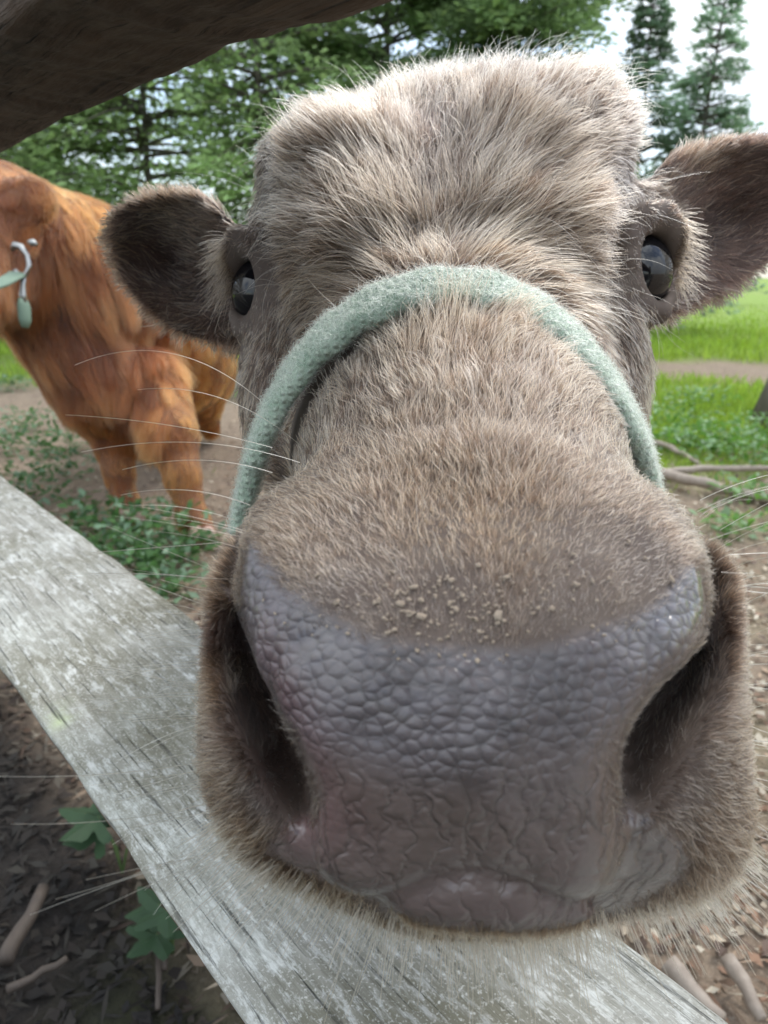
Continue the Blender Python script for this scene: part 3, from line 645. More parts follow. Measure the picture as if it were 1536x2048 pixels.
wv2 = m.n('TexWave', wave_type='BANDS', bands_direction='Z'); wv2.inputs['Scale'].default_value = 105; wv2.inputs['Distortion'].default_value = 3; wv2.inputs['Detail'].default_value = 2; m.l(co, wv2.inputs['Vector'])
kn = m.math('MULTIPLY', wv1.outputs[1], wv2.outputs[1])
kc = m.mix(kn, (.26, .35, .26), (.50, .60, .47)); kc = m.mix(m.ramp(m.noise(co, 60), [(.4, 0), (.7, .6)]), kc, (.58, .65, .54))
m.l(kc, m.b.inputs['Base Color']); m.l(m.bump(kn, 1.0, .0014), m.b.inputs['Normal']); m.b.inputs['Roughness'].default_value = .95
KNIT = m.m
ring = np.array(ring)
strap = mesh_obj('noseband', ring, fc, KNIT, halter)
hn = vert_normals(ring, fc)
if (hn * (ring - hp.repeat(k_, 0))).sum() < 0: hn = -hn
NZ = 22000
rp, rn = sample(ring, fc, hn, NZ, np.clip(hn @ -AX[2] + .6, .05, 1), rng)
P = grow(rp, rn, rng.normal(0, 1, (NZ, 3)), rng.uniform(.0015, .0055, NZ), np.radians(rng.uniform(10, 70, NZ)), rng.uniform(0, 1.5, NZ), 1.0, 5, rng, .5)
fz = np.array([.50, .60, .48]) * rng.uniform(.65, 1.25, (NZ, 1))
hair_obj('fuzz', P, rng.uniform(.00005, .00009, NZ), fz, FUR, halter)

#PART:BROWN
# ------------------------------------------------------------------ the ginger calf
bf = Field(np.arange(-2.0, -.25, .014), np.arange(-.50, 1.25, .014), np.arange(1.45, 4.3, .02))
bf.cap(K(-20, 470, 2.25), K(175, 560, 2.5), .21, .23, .08)
bf.cap(K(175, 560, 2.5), K(325, 705, 3.05), .23, .25, .08)
bf.cap(K(325, 705, 3.05), K(365, 730, 3.4), .25, .24, .08)
bf.cap(K(150, 640, 2.45), K(215, 790, 2.45), .20, .15, .08)
bf.ell(K(290, 850, 2.5), (.07, .10, .1), .08)
bf.cap(K(-20, 470, 2.25), K(-110, 560, 2.0), .17, .13, .08)
bf.cap(K(-110, 560, 2.0), K(-190, 700, 1.85), .11, .07, .05)
bf.chain([K(190, 760, 2.5), K(228, 870, 2.47), K(238, 940, 2.46), K(252, 1005, 2.45)], [.12, .072, .046, .040], .03)
bf.cap(K(252, 1005, 2.45), K(262, 1022, 2.42), .045, .038, .02)
bf.chain([K(300, 770, 2.45), K(345, 870, 2.33), K(366, 950, 2.29), K(386, 1035, 2.27)], [.12, .078, .050, .042], .03)
bf.cap(K(386, 1035, 2.27), K(402, 1062, 2.24), .050, .040, .02)
bf.chain([K(385, 740, 3.3), K(400, 800, 3.35), K(422, 858, 3.5)], [.14, .09, .045], .05)
bf.chain([K(320, 780, 3.4), K(330, 830, 3.45), K(335, 870, 3.5)], [.12, .07, .045], .05)
bf.ell(K(48, 405, 2.10), (.095, .075, .035), .02); bf.ell(K(40, 432, 2.05), (.05, .045, .03), .02, sub=True)
bv, bq = bf.mesh(); bq = bq[:, ::-1].copy(); del bf
bw_ = W(bv); bn = vert_normals(bw_, bq); bx, by = to_px(bv)
gc = empty('calf', (-.7, 2.6, 0)); prop(gc, 'shaggy ginger calf standing on the dirt behind the taupe one, head out of the picture', 'calf')
m = M('ginger_skin'); m.b.inputs['Base Color'].default_value = (.16, .060, .022, 1); m.b.inputs['Roughness'].default_value = .8
GSK = m.m
mesh_obj('body', bw_, bq.astype(np.int32), GSK, gc)
GL = [(30, 420, -.1, .2, 25, .6, .9), (100, 380, .4, .5, 40, .15, .2), (200, 420, .6, .8, 45, .1, .1), (120, 520, .45, .9, 85, .35, .8), (220, 560, .45, .9, 100, .4, 1), (200, 680, .35, 1, 100, .45, 1), (300, 640, .4, .9, 90, .45, 1),
      (130, 700, .5, .9, 70, .6, .7), (260, 760, .1, 1, 60, .5, .7), (380, 700, .3, 1, 50, .15, .1), (430, 740, .1, 1, 45, .15, .1), (180, 830, .3, .9, 40, .4, .3), (300, 850, .1, 1, 55, .35, .2), (230, 930, .05, 1, 28, .35, .2), (250, 1000, 0, 1, 20, .45, .1),
      (360, 900, .05, 1, 28, .15, 0), (385, 1010, .05, 1, 20, .25, 0), (0, 600, -.5, .9, 60, .5, .7), (60, 640, .1, 1, 50, .5, .6), (410, 830, .1, 1, 25, .2, 0)]
NB = 60000
rp, rn = sample(bw_, bq, bn, NB, np.clip(bn @ -AX[2] + .5, .05, 1) * (bx > -260), rng)
hx, hy = to_px(to_ruf(rp)); A = idw(GL, hx, hy)
flow = A[:, 0:1] * AX[0] - A[:, 1:2] * AX[1] + rng.normal(0, .16, (NB, 3)) + .3 * vnoise(rp, 18, 4, 2)[:, None] * AX[0]
P = grow(rp, rn, flow, A[:, 2] / 1000 * np.where(A[:, 2] > 50, 2.0, 1.2) * rng.uniform(.5, 1.2, NB), np.radians(rng.uniform(4, 22, NB)), rng.uniform(.6, 1.2, NB), .12, 8, rng, .08)
P[:, 1:] += np.array([0, 0, -.010]) * (np.arange(1, 9) ** 1.3 / 8)[None, :, None] * (A[:, 2] / 100)[:, None, None]
P, nearb = clump(P, 130, np.clip(.2 + A[:, 4] * .5, 0, .7), rng, 1.3)
lk = rng.uniform(.22, 1.6, NB)[nearb][:, None]
dk_ = np.clip(A[:, 3] + .28 * vnoise(rp, 25, 6, 3) + rng.normal(0, .1, NB), 0, 1)[:, None]; pkk = A[:, 4:5]
colr = np.array([.40, .098, .014]) * (1 - dk_) * (1 - .5 * pkk) + np.array([.42, .13, .065]) * (1 - dk_) * .5 * pkk + np.array([.10, .022, .006]) * dk_
hair_obj('coat', P, rng.uniform(.0006, .0011, NB), colr * lk * rng.uniform(.75, 1.25, (NB, 1)), FUR, gc)
m = M('hoof'); m.b.inputs['Base Color'].default_value = (.45, .30, .25, 1); HOOF = m.m
for a, b, dd in ((K(262, 1022, 2.40), K(270, 1040, 2.36), .03), (K(402, 1062, 2.20), K(412, 1084, 2.17), .032)):
    for s_ in (-1, 1):
        mb = MB(); o_ = np.array([s_ * .017, 0, 0]); pa, pb = W(a + o_), W(b + o_); pb[2] = max(pb[2], .012)
        mb.tube([pa, (pa + pb) / 2, pb], [.020, .021, .016], 10); mb.build('hoof', HOOF, gc)
gh = empty('halter', tuple(W(K(20, 570, 1.95)))); prop(gh, 'pale green webbing halter with steel snap on the ginger calf', 'halter')
m = M('webbing'); m.b.inputs['Base Color'].default_value = (.15, .22, .16, 1); WEB = m.m
m = M('steel'); m.b.inputs['Base Color'].default_value = (.34, .34, .33, 1); m.b.inputs['Metallic'].default_value = .9; m.b.inputs['Roughness'].default_value = .28; STEEL = m.m
def pxtube(pts, r, mat, name, par, flat=1.0, n=8):
    mb = MB(); mb.tube([W(K(*p)) for p in pts], r, n, flat); return mb.build(name, mat, par)
pxtube([(-160, 640, 1.66), (-50, 590, 1.70), (0, 568, 1.76), (34, 548, 1.82)], .026, WEB, 'cheek_strap', gh, .25)
pxtube([(24, 500, 1.83), (30, 490, 1.82), (42, 494, 1.82), (54, 510, 1.82), (58, 530, 1.82), (52, 549, 1.82), (40, 552, 1.82), (30, 540, 1.82)], [.006, .009, .009, .006, .006, .006, .006, .005], STEEL, 'snap_hook', gh)
pxtube([(58, 484, 1.83), (66, 485, 1.82), (73, 490, 1.82)], [.006, .009, .005], STEEL, 'rivet', gh)
pxtube([(46, 552, 1.82), (46, 570, 1.82), (45, 590, 1.82), (48, 605, 1.82)], [.008, .006, .009, .007], STEEL, 'swivel', gh)
pxtube([(46, 598, 1.82), (48, 612, 1.82), (50, 640, 1.82), (50, 655, 1.82)], [.014, .020, .018, .010], WEB, 'strap_end', gh, .4)

#PART:FENCE
# ------------------------------------------------------------------ fence
FD = np.array([-.639, .769, 0]); FN = np.array([.769, .639, 0]); Z = np.array([0, 0, 1.0])
def rail_mesh(prof, t0, t1, nt_, seed, rough=.002, edge=.004):
    """prof: closed list of (p, z) corners; densified, swept along the fence with weathering"""
    P_ = []; N = len(prof); sub_ = 14
    for i in range(N):
        a, b = np.array(prof[i]), np.array(prof[(i + 1) % N])
        for k in range(sub_): P_.append(a + (b - a) * k / sub_)
    P_ = np.array(P_)
    for _ in range(2): P_ = (np.roll(P_, 1, 0) + P_ * 2 + np.roll(P_, -1, 0)) / 4
    c = P_.mean(0); ts = np.linspace(t0, t1, nt_); m_ = len(P_); v = np.zeros((nt_, m_, 3))
    for j, (p, z) in enumerate(P_): v[:, j] = FN * p + FD * ts[:, None] + Z * z
    flat_ = v.reshape(-1, 3); q = flat_.copy()
    al = q @ FD; cr_ = np.stack([q @ FN, q[:, 2], al * .12], 1)
    dsp = vnoise(cr_, 70, seed, 4) * rough + vnoise(np.stack([al, al * 0, q[:, 2] * .3], 1), 75, seed + 2, 4) * edge * .28 + vnoise(np.stack([al, al * 0, q[:, 2] * .3], 1), 14, seed + 1, 4) * edge * .8
    cc = FN * c[0] + Z * c[1]; radial = unit(flat_ - FD * al[:, None] - cc)
    v = (flat_ + radial * dsp[:, None])
    f = [(i * m_ + j, i * m_ + (j + 1) % m_, (i + 1) * m_ + (j + 1) % m_, (i + 1) * m_ + j) for i in range(nt_ - 1) for j in range(m_)]
    f += [tuple(range(m_))[::-1], tuple(range((nt_ - 1) * m_, nt_ * m_))]
    return v, f
def wood(name, dark):
    m = M(name); ang = math.atan2(FD[1], FD[0])
    t = m.n('TexCoord'); r1 = m.n('Mapping'); r1.inputs['Rotation'].default_value = (0, 0, -ang); m.l(t.outputs['Object'], r1.inputs[0])
    s1 = m.n('Mapping'); s1.inputs['Scale'].default_value = (6, 130, 130); m.l(r1.outputs[0], s1.inputs[0])
    s2 = m.n('Mapping'); s2.inputs['Scale'].default_value = (14, 420, 420); m.l(r1.outputs[0], s2.inputs[0])
    g1 = m.noise(s1.outputs[0], 1, 6, .65, .6); g2 = m.noise(s2.outputs[0], 1, 4, .6, .3)
    blot = m.noise(r1.outputs[0], 11, 6, .62); s3 = m.n('Mapping'); s3.inputs['Scale'].default_value = (60, 190, 190); m.l(r1.outputs[0], s3.inputs[0]); spk = m.noise(s3.outputs[0], 1, 6, .75); fine = m.noise(r1.outputs[0], 700, 3, .6)
    if dark: c = m.mix(m.ramp(g1, [(.3, 0), (.7, 1)]), (.030, .018, .012), (.13, .082, .052)); c = m.mix(m.ramp(spk, [(.45, 0), (.7, 1)]), c, (.15, .11, .08))  # top rail: its backlit shade is put into the wood colour
    else:
        c = m.mix(m.ramp(g1, [(.3, 0), (.65, 1)]), (.13, .125, .098), (.38, .375, .34))
        c = m.mix(m.ramp(blot, [(.40, 0), (.60, .85)]), c, (.15, .142, .10))
        c = m.mix(m.math('MULTIPLY', m.ramp(spk, [(.50, 0), (.60, 1)]), m.ramp(m.noise(r1.outputs[0], 24, 4, .6), [(.38, .15), (.6, 1)])), c, (.56, .57, .55))
        c = m.mix(m.ramp(fine, [(.55, 0), (.72, .8)]), c, (.62, .62, .58))
        lich = m.attr('lichen'); c = m.mix(m.math('MULTIPLY', lich.outputs['Fac'], m.ramp(spk, [(.38, .35), (.6, 1)])), c, (.60, .62, .58))
        l2 = m.attr('lichen_green'); c = m.mix(l2.outputs['Fac'], c, (.48, .55, .33))
        br = m.attr('raw'); c = m.mix(br.outputs['Fac'], c, (.16, .10, .06))
    crack = m.ramp(g2, [(.30, 0), (.40, 1)])
    c = m.mix(1.0, c, m.ramp(g2, [(.28, .28), (.40, 1)]), 'MULTIPLY')
    m.l(c, m.b.inputs['Base Color']); m.b.inputs['Roughness'].default_value = .85
    b = m.bump(g1, .6, .004); b = m.bump(crack, .7, .002, b); b = m.bump(spk, .35, .0015, b); b = m.bump(fine, .3, .0006, b)
    m.l(b, m.b.inputs['Normal']); return m.m
WOOD, WOODD = wood('weathered_wood', False), wood('backlit_wood', True)
fence = empty('split_rail_fence', tuple(FN * .15 + FD * 1.3)); prop(fence, 'weathered grey split rail fence, top rail coloured dark as if backlit, pale lichen spotted lower rail', 'fence')
zt = H - .262
v, f = rail_mesh([(.094, zt - .0), (.232, zt + .002), (.225, zt - .05), (.150, zt - .085), (.100, zt - .016)], -.9, 1.45, 420, 5, .0016, .0035)
lr = mesh_obj('rail', v, f, WOOD, fence)
ruf_ = to_ruf(v); vx, vy = to_px(ruf_); edge_d = (v @ FN) - .094
lich = np.exp(-((edge_d - .014) / .016) ** 2) * np.clip(.5 + 1.2 * vnoise(v, 60, 21, 3), 0, 1) * (v[:, 2] > zt - .012) + .35 * np.clip(vnoise(v, 35, 23, 3), 0, 1)
lgreen = .7 * np.clip(.6 + vnoise(v, 260, 3, 3), 0, 1) * np.exp(-(((vx - 118) / 22) ** 2 + ((vy - 1438) / 26) ** 2)) * (v[:, 2] > zt - .02) * 1.3
raw = ((edge_d < .008) & (v[:, 2] < zt - .006)) * 1.0
for nm, arr in (('lichen', lich), ('lichen_green', lgreen), ('raw', raw)):
    a_ = lr.data.attributes.new(nm, 'FLOAT', 'POINT'); a_.data.foreach_set('value', np.clip(arr, 0, 1).astype(np.float32))
z2 = H + .0735
v, f = rail_mesh([(.085, z2 + .004), (.150, z2), (.205, z2 + .035), (.19, z2 + .10), (.10, z2 + .11), (.078, z2 + .062), (.112, z2 + .056), (.076, z2 + .050)], -.9, 1.45, 700, 9, .004, .011)
mesh_obj('rail', v, f, WOODD, fence)
for t in (-.85, 1.38):
    mb = MB(); b0 = FN * .15 + FD * t
    mb.tube([b0 + Z * z for z in (0.0, .3, .6, .9, 1.1)], [.075, .072, .07, .07, .06], 14); mb.build('post', WOOD, fence)

#PART:GROUND
# ------------------------------------------------------------------ ground
gx = np.concatenate([-np.geomspace(120, 3, 30), np.linspace(-2.9, 3.9, 150), np.geomspace(4, 120, 30)])
gy = np.concatenate([-np.geomspace(40, 1.2, 14), np.linspace(-1.1, 6, 160), np.geomspace(6.2, 250, 45)])
GX, GY = np.meshgrid(gx, gy, indexing='ij'); P2 = np.stack([GX, GY, GX * 0], -1)
def gz(P): return .012 * vnoise(P, 5, 31, 3) * np.clip((np.abs(P[..., 1]) + 1) / 3, .6, 3) + .0
GZ = gz(P2) - .01
gv = np.stack([GX, GY, GZ], -1).reshape(-1, 3); ny = len(gy)
gi = np.arange(len(gx) * ny).reshape(len(gx), ny)
gf = np.stack([gi[:-1, :-1], gi[1:, :-1], gi[1:, 1:], gi[:-1, 1:]], -1).reshape(-1, 4).astype(np.int32)
def grass_mask(P):
    x, y = P[..., 0], P[..., 1]
    a = sstep(y - .25 * vnoise(P, 2.5, 41, 3) * 2, 2.5, 3.4) * sstep(x, .5, 1.0)
    b = sstep(y + .6 * vnoise(P, 1.5, 42, 3), 4.6, 6.0)
    patch = np.exp(-(((x - 3.2) / 1.3) ** 2 + ((y - 6.2) / 1.0) ** 2)) * (1.35 + .9 * vnoise(P, 2.4, 45, 3)) + np.exp(-(((x + 1.2) / 1.2) ** 2 + ((y - 4.6) / 1.1) ** 2))
    m_ = np.maximum(a, b) - patch + .15 * vnoise(P, 9, 43, 2)
    return np.clip(m_ - .22 * (vnoise(P, 3.2, 44, 3) > .35), 0, 1)
m = M('ground'); co = m.coord(); at = m.attr('grassy')
n1 = m.noise(co, 9, 6, .65); n2 = m.noise(co, 55, 6, .7); n3 = m.noise(co, 260, 4, .6)
c = m.mix(m.ramp(n2, [(.32, 0), (.68, 1)]), (.12, .082, .055), (.34, .26, .19)); c = m.mix(m.ramp(n1, [(.4, 0), (.65, .7)]), c, (.30, .23, .16))
c = m.mix(m.ramp(n3, [(.55, 0), (.75, .6)]), c, (.48, .42, .34))
gshade = m.attr('ground_shade'); c = m.mix(gshade.outputs['Fac'], c, m.mix(n2, (.006, .0045, .004), (.020, .014, .010)))  # shade on the near side of the fence, painted into the soil colour
g = m.mix(m.ramp(n2, [(.3, 0), (.7, 1)]), (.10, .17, .02), (.26, .38, .05))
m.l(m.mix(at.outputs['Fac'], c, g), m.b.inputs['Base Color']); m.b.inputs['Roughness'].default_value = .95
b = m.bump(n2, .8, .02); b = m.bump(n3, .6, .004, b); m.l(b, m.b.inputs['Normal'])
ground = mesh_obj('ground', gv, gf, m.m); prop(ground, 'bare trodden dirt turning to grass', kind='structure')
a_ = ground.data.attributes.new('grassy', 'FLOAT', 'POINT'); a_.data.foreach_set('value', grass_mask(gv * np.array([1, 1, 0])).astype(np.float32))

def shade_mask(P): return 1 - sstep(P @ FN + .05 * vnoise(P, 8, 77, 3), .20, .36)  # mask of the painted shade, fading out past the fence line
a_ = ground.data.attributes.new('ground_shade', 'FLOAT', 'POINT'); a_.data.foreach_set('value', shade_mask(gv * np.array([1, 1, 0])).astype(np.float32))
def colmat(name, rough=.7, trans=.25):
    m = M(name); a = m.attr('vcol'); m.l(a.outputs['Color'], m.b.inputs['Base Color']); m.b.inputs['Roughness'].default_value = rough
    if trans:
        tr = m.n('BsdfTranslucent'); m.l(a.outputs['Color'], tr.inputs[0]); q = m.n('MixShader'); q.inputs[0].default_value = trans
        m.l(m.b.outputs[0], q.inputs[1]); m.l(tr.outputs[0], q.inputs[2]); m.l(q.outputs[0], m.t.nodes['Material Output'].inputs[0])
    return m.m
LEAFM, LITM, GRM = colmat('leaf', .5, .5), colmat('litter', .8, .1), colmat('grass', .6, .3)
def cards(c, d, up, ln, wd, fold=.2, shape='leaf'):
    """leaf cards: kite of 2 triangles sharing a midrib (4 verts + tip), centre c, direction d, normal up"""
    n = len(c); d = unit(d); s_ = unit(np.cross(d, up)); u = np.cross(s_, d); ln = np.asarray(ln).reshape(-1, 1); wd = np.asarray(wd).reshape(-1, 1)
    v = np.stack([c, c + d * ln * .5 + s_ * wd * .5 + u * wd * fold, c + d * ln, c + d * ln * .5 - s_ * wd * .5 + u * wd * fold], 1)
    return v.reshape(-1, 3), (np.arange(n)[:, None] * 4 + np.array([0, 1, 2, 3])).astype(np.int32)
def card_obj(name, v, f, col, mat, parent=None):
    o = mesh_obj(name, v, f, mat, parent, smooth=False)
    a_ = o.data.attributes.new('vcol', 'FLOAT_COLOR', 'POINT'); cc = np.ones((len(col), 4, 4)); cc[:, :, :3] = col[:, None]
    if len(o.data.vertices) == len(col) * 4: a_.data.foreach_set('color', cc.astype(np.float32).ravel())
    return o
def onground(x, y):
    p = np.stack([x, y, x * 0], -1); p[:, 2] = gz(p) - .01; return p
# leaf litter and wood chips
N = 24000; yy = .25 + rng.gamma(1.6, 1.1, N); xx = rng.uniform(-.75, .75, N) * (yy + .4)
p = onground(xx, yy); p[:, 2] += rng.uniform(.001, .012, N)
d = rng.normal(0, 1, (N, 3)); d[:, 2] *= .25; up = np.tile([0, 0, 1.0], (N, 1)) + rng.normal(0, .35, (N, 3))
chip = rng.uniform(0, 1, N) < .35
v, f = cards(p, d, up, np.where(chip, rng.uniform(.015, .06, N), rng.uniform(.008, .030, N)), np.where(chip, rng.uniform(.002, .007, N), rng.uniform(.005, .018, N)))
pal = np.array([(.36, .26, .18), (.20, .13, .085), (.46, .38, .28), (.28, .17, .11), (.12, .08, .06), (.52, .46, .36)])
card_obj('leaf_litter', v, f, pal[rng.integers(0, 6, N)] * rng.uniform(.7, 1.2, (N, 1)) * (1 - .965 * shade_mask(p * np.array([1, 1, 0])))[:, None], LITM)['kind'] = 'stuff'  # litter colour darkened as well inside the painted ground shade
# grass
N = 60000; yy = 2.3 + rng.gamma(1.5, 2.6, N); xx = np.where(rng.uniform(0, 1, N) < .62, rng.uniform(.15, .62, N), rng.uniform(-.7, .15, N)) * yy
p = onground(xx, yy); gm = grass_mask(p * np.array([1, 1, 0])); keep = rng.uniform(0, 1, N) < gm; p = p[keep]; n = len(p)
sc = np.clip(p[:, 1] / 4, .7, 2.0)
d = np.stack([rng.normal(0, .45, n), rng.normal(0, .45, n), np.ones(n)], 1)
v, f = cards(p, d, rng.normal(0, 1, (n, 3)), rng.uniform(.03, .085, n) * sc, rng.uniform(.004, .010, n) * sc)
gcol = np.array([.26, .42, .05]) * rng.uniform(.6, 1.3, (n, 1)) + np.array([.10, .08, .0]) * rng.uniform(0, 1, (n, 1))
card_obj('grass', v, f, gcol, GRM)['kind'] = 'stuff'
# low weeds: rosettes of small leaves
def weeds(name, spots, n_each, spread, leaf, seed, col=(.075, .17, .05), hi=(.20, .32, .20)):
    r = np.random.default_rng(seed); C, D, U, L_, W_, CC = [], [], [], [], [], []
    for (x, y, s_) in spots:
        n = int(n_each * s_); a = r.uniform(0, 6.28, n); rr = r.uniform(0, spread, n) ** 1 * s_
        q = onground(x + rr * np.cos(a), y + rr * np.sin(a)); q[:, 2] += r.uniform(.01, .10, n) * s_
        dd = np.stack([np.cos(a), np.sin(a), r.uniform(-.2, .5, n)], 1) + r.normal(0, .4, (n, 3))
        C.append(q); D.append(dd); U.append(np.tile([0, 0, 1.0], (n, 1)) + r.normal(0, .35, (n, 3))); L_.append(r.uniform(.6, 1.3, n) * leaf); W_.append(r.uniform(.35, .7, n) * leaf)
        CC.append(np.where(r.uniform(0, 1, (n, 1)) < .25, np.array(hi), np.array(col)) * r.uniform(.7, 1.3, (n, 1)))
    v, f = cards(np.concatenate(C), np.concatenate(D), np.concatenate(U), np.concatenate(L_), np.concatenate(W_))
    o = card_obj(name, v, f, np.concatenate(CC), LEAFM); o['kind'] = 'stuff'; return o
sp = [(*G(x, y)[:2], s_) for x, y, s_ in [(60, 860, 1.2), (10, 900, 1.3), (110, 950, 1.3), (60, 1000, 1.2), (20, 780, 1), (130, 900, 1.0), (180, 1060, 1.2), (250, 1090, 1.3), (330, 1100, 1.3), (290, 1150, 1.0), (210, 1130, 1), (370, 1120, .8), (300, 920, .5), (340, 1190, .7)]]
weeds('weeds', sp, 130, .13, .036, 3)
sp = [(*G(x, y)[:2], s_) for x, y, s_ in [(440, 720, 1.5), (460, 700, 1.5), (465, 790, 1), (1330, 850, 1.2), (1390, 820, 1.2), (1340, 900, 1), (1450, 900, 1.2), (1500, 930, 1.3), (1470, 1060, .6), (1520, 880, 1.3), (1500, 1000, .7), (1400, 900, 1.1)]]
weeds('ground_cover', sp, 160, .20, .040, 4, (.12, .26, .045), (.30, .45, .25))
# seedlings with lobed leaves below the rail
def seedling(px, py, s_, label):
    b = G(px, py); r = np.random.default_rng(px); root = empty('seedling', tuple(b)); prop(root, label, 'seedling', 'seedlings below the lower rail')
    mb = MB(); ml = MB()
    for k in range(3):
        a = r.uniform(0, 6.28); top = b + np.array([math.cos(a) * .03, math.sin(a) * .03, .07 + .03 * k]) * s_
        mb.tube([b, (b + top) / 2 + np.array([.004, 0, .004]), top], [.002, .0016, .001], 6)
        o2 = np.array([math.cos(a), math.sin(a), .05]); sdv = np.cross(o2, [0, 0, 1.0]); vs = [top]; m_ = 41
        for j in range(m_):
            th = -2.5 + 5.0 * j / (m_ - 1); rr = (.026 + .034 * abs(math.cos(2.5 * th)) + .005 * math.cos(11 * th)) * s_
            vs.append(top + o2 * (rr * math.cos(th)) + sdv * (rr * math.sin(th)) + np.array([0, 0, -.15 * rr * abs(math.sin(th * 2.5))]))
        ml.add(vs, [(0, j, j + 1) for j in range(1, m_)])
    mb.build('stem', STEMM, root); o = ml.build('leaf', SEEDM, root, False)
m = M('stem'); m.b.inputs['Base Color'].default_value = (.10, .16, .05, 1); STEMM = m.m
m = M('seedling_leaf'); co = m.coord(); m.l(m.mix(m.noise(co, 80), (.008, .028, .008), (.018, .055, .016)), m.b.inputs['Base Color']); SEEDM = m.m
seedling(245, 1745, .85, 'lobed green seedling beside the middle of the lower rail')
seedling(345, 1905, .6, 'smaller seedling half hidden under the rail near the bottom')
# fallen sticks
m = M('dead_wood'); co = m.coord((1, 1, 1)); n1 = m.noise(co, 60, 5); m.l(m.mix(n1, (.16, .12, .09), (.42, .36, .30)), m.b.inputs['Base Color']); m.l(m.bump(n1, .6, .003), m.b.inputs['Normal']); DEAD = m.m
m = M('shaded_wood'); co = m.coord(); m.l(m.mix(m.noise(co, 60, 5), (.03, .022, .018), (.085, .065, .05)), m.b.inputs['Base Color']); SHADEW = m.m  # dead wood again with shade put into its colour, for the lower-left sticks
def stick(pts, r, label, zz=.015, name='stick'):
    P_ = [G(x, y) + np.array([0, 0, zz + dz]) for x, y, dz in pts]; Q = []
    for i in range(len(P_) - 1):
        for k in range(5): Q.append(P_[i] + (P_[i + 1] - P_[i]) * k / 5 + rng.normal(0, r * .18, 3))
    Q.append(P_[-1]); mb = MB(); mb.tube(Q, [r * (1 - .35 * i / len(Q)) * rng.uniform(.9, 1.1) for i in range(len(Q))], 8)
    o = mb.build(name, DEAD if pts[0][0] > 500 else SHADEW); prop(o, label, 'stick', 'fallen sticks'); return o
stick([(1290, 958, .01), (1400, 955, .02), (1560, 950, .01)], .016, 'long straight grey stick lying across the grass edge beside the muzzle')
stick([(1290, 950, .0), (1390, 985, .03), (1470, 995, .0), (1600, 1020, .0)], .022, 'thick crooked grey stick lying below the long straight one')
stick([(1280, 890, .02), (1340, 915, .03), (1400, 935, .0)], .014, 'short broken stick nearest the end of the noseband')
stick([(1330, 1960, .01), (1440, 2060, .0)], .011, 'pale brown stick on the dirt, bottom right, nearer the rail')
stick([(1450, 1950, .01), (1520, 2060, .0)], .009, 'thin reddish stick on the dirt in the bottom right corner')
stick([(15, 1960, .01), (95, 1820, .02)], .010, 'stout dark stick on the shaded ground at the lower left')
stick([(20, 2000, .0), (140, 1950, .01)], .005, 'thin twig lying across the shaded dirt at the lower left')
stick([(330, 1960, .0), (320, 1905, .01), (318, 2040, .0)], .004, 'bent twig in the shaded dirt under the rail')
#PART:TREES
# ------------------------------------------------------------------ trees
m = M('bark'); co = m.coord((1, 1, .2)); n1 = m.noise(co, 30, 5, .6); m.l(m.mix(n1, (.05, .042, .034), (.19, .165, .135)), m.b.inputs['Base Color']); m.l(m.bump(n1, .8, .02), m.b.inputs['Normal']); BARK = m.m
def conifer(x, y, h, rad_, nb, per, leaf, label, seed, base=.08, droop=.15, tint=(.075, .14, .06), airy=1.0, group='evergreens beyond the paddock', broad=0):
    r = np.random.default_rng(seed); b = np.array([x, y, -.02]); root = empty('evergreen_tree', tuple(b)); prop(root, label, 'tree', group)
    mb = MB(); lean = r.normal(0, .02, 2); tr = [b + np.array([lean[0] * z, lean[1] * z, z]) for z in np.linspace(0, h, 9)]
    mb.tube(tr, list(np.linspace(.006 * h, .003 * h, 9)), 10)
    C, D, U, L_ = [], [], [], []
    for k in range(nb):
        t = r.uniform(base, 1) ** (1.0 if broad else .85); z = t * h
        pr = (1 - t) ** .75 if not broad else math.sqrt(max(1 - ((t - .55) / .55) ** 2, .02))
        ln = rad_ * pr * r.uniform(.55, 1.25) + .04 * h * (1 - t) + .03; a = r.uniform(0, 6.28); s0 = b + np.array([lean[0] * z, lean[1] * z, z])
        dr = np.array([math.cos(a), math.sin(a), r.uniform(.05, .5) if t > .5 else r.uniform(-.2, .35)]); dr /= np.linalg.norm(dr)
        q = [s0 + dr * ln * s_ + np.array([0, 0, -droop * ln * s_ * s_]) for s_ in np.linspace(0, 1, 5)]
        mb.tube(q, list(np.linspace(.0035 * h + .002, .002, 5)), 5, cap=False)
        n = max(6, int(per * (.3 + ln / rad_))); s_ = r.uniform(.18, 1.05, n) if airy < 1.5 else r.uniform(.3, 1.05, n)
        side = unit(np.cross(dr, [0, 0, 1.0])[None])[0]; off = r.normal(0, 1, n) * ln * .20 * (1.25 - s_)
        c = s0 + dr * (ln * s_)[:, None] + np.array([0, 0, -1.0]) * (droop * ln * s_ * s_)[:, None] + side * off[:, None] + r.normal(0, .03 * ln + .01, (n, 3))
        dd = dr + side * (np.sign(off) * r.uniform(.2, 1.2, n))[:, None] + r.normal(0, .35, (n, 3)) + np.array([0, 0, -.2])
        C.append(c); D.append(dd); U.append(r.normal(0, .6, (n, 3)) + np.array([0, 0, 1])); L_.append(np.full(n, leaf) * r.uniform(.6, 1.4, n))
    mb.build('trunk', BARK, root)
    C, D, U, L_ = map(np.concatenate, (C, D, U, L_)); n = len(C)
    cl = .5 + .5 * vnoise(C, 5 / max(rad_, .3), seed, 2)
    col = np.array(tint) * (.55 + .9 * cl[:, None]) * r.uniform(.7, 1.3, (n, 1)) + np.array([.05, .05, 0]) * (r.uniform(0, 1, (n, 1)) < .15)
    v, f = cards(C, D, U, L_, L_ * r.uniform(.28, .5, n)); card_obj('crown', v, f, col, LEAFM, root)
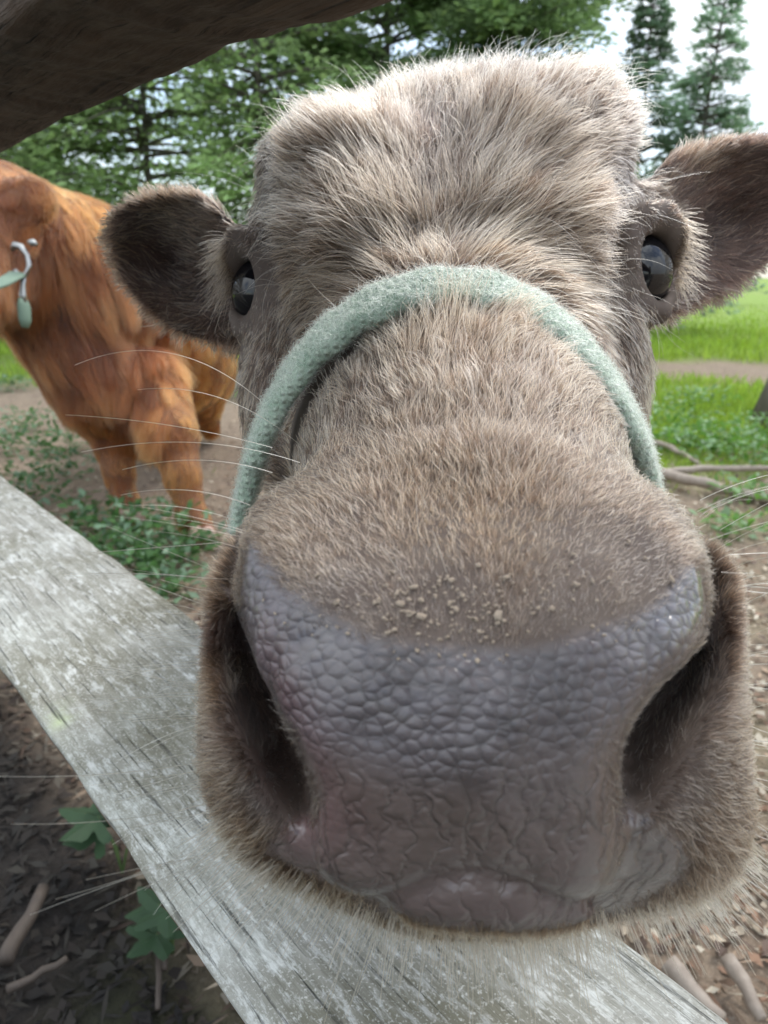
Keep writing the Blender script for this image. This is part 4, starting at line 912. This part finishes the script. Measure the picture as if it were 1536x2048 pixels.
T0 = dict(leaf=.12)
spec = [(-6.6, 10.5, 6.5, 2.0, 'broad cedar at the far left behind the ginger calf', 1), (-4.6, 9.2, 6.2, 1.7, 'dense cedar over the ginger calf back', 2), (-3.0, 10.2, 7.0, 1.7, 'loose cedar above the left ear of the taupe calf', 3),
        (-1.35, 9.3, 6.5, 1.25, 'gappy cedar between the left ear and the crown of the head', 4), (.10, 10.4, 7.2, 1.35, 'tall dark cedar behind the left of the forehead', 5), (1.35, 9.6, 6.6, 1.25, 'dense dark cedar with a straight edge against the bright sky', 6)]
for (x, y, h, r_, lb, sd_) in spec:
    conifer(x, y, h, r_, 210, 175 if sd_ in (5, 6) else 88, .115, lb, sd_, broad=1, tint=(.36, .50, .22) if sd_ < 5 else (.30, .43, .20))
conifer(-7.5, 14.5, 6, 2.4, 150, 90, .16, 'far hedge-like cedar seen through the gaps on the left', 31, broad=1, tint=(.10, .17, .08))
conifer(3.12, 10.0, 4.1, .72, 200, 60, .085, 'slim spruce standing just right of the head', 12, tint=(.22, .33, .22), airy=2, droop=.3)
conifer(3.85, 10.4, 4.3, .80, 190, 60, .085, 'ragged spruce with a bare spiky side, nearest the right ear', 13, tint=(.22, .33, .22), airy=2, droop=.25)
conifer(8.9, 21, 4.7, .8, 90, 40, .14, 'tiny far spruce showing above the right ear', 14, tint=(.13, .19, .17), airy=2)
conifer(-2.35, 13, 5.2, .35, 26, 12, .10, 'thin bare-stemmed sapling in the bright gap beside the left ear', 15, tint=(.08, .13, .06), airy=2)
def trunk(base, top, r0, r1, label):
    root = prop(empty('tree', tuple(base)), label, 'tree', 'trunks at the right edge'); mb = MB(); base, top = np.array(base), np.array(top)
    P_ = [base + (top - base) * t + np.array([.03 * math.sin(3 * t), 0, 0]) for t in np.linspace(0, 1, 10)]
    mb.tube(P_, [r1 + (r0 - r1) * (1 - t) ** 2.5 for t in np.linspace(0, 1, 10)], 16); mb.build('trunk', BARK, root); return root
g1_ = G(1560, 850); trunk(g1_ - np.array([0, 0, .05]), g1_ + np.array([.45, .05, 2.2]), .17, .08, 'dark flared tree trunk at the right edge, rooted in the dirt patch')
g2_ = G(1575, 655); trunk(g2_ - np.array([0, 0, .05]), g2_ + np.array([1.2, .1, 3.4]), .22, .12, 'farther tree trunk at the right edge, leaning out of the grass')
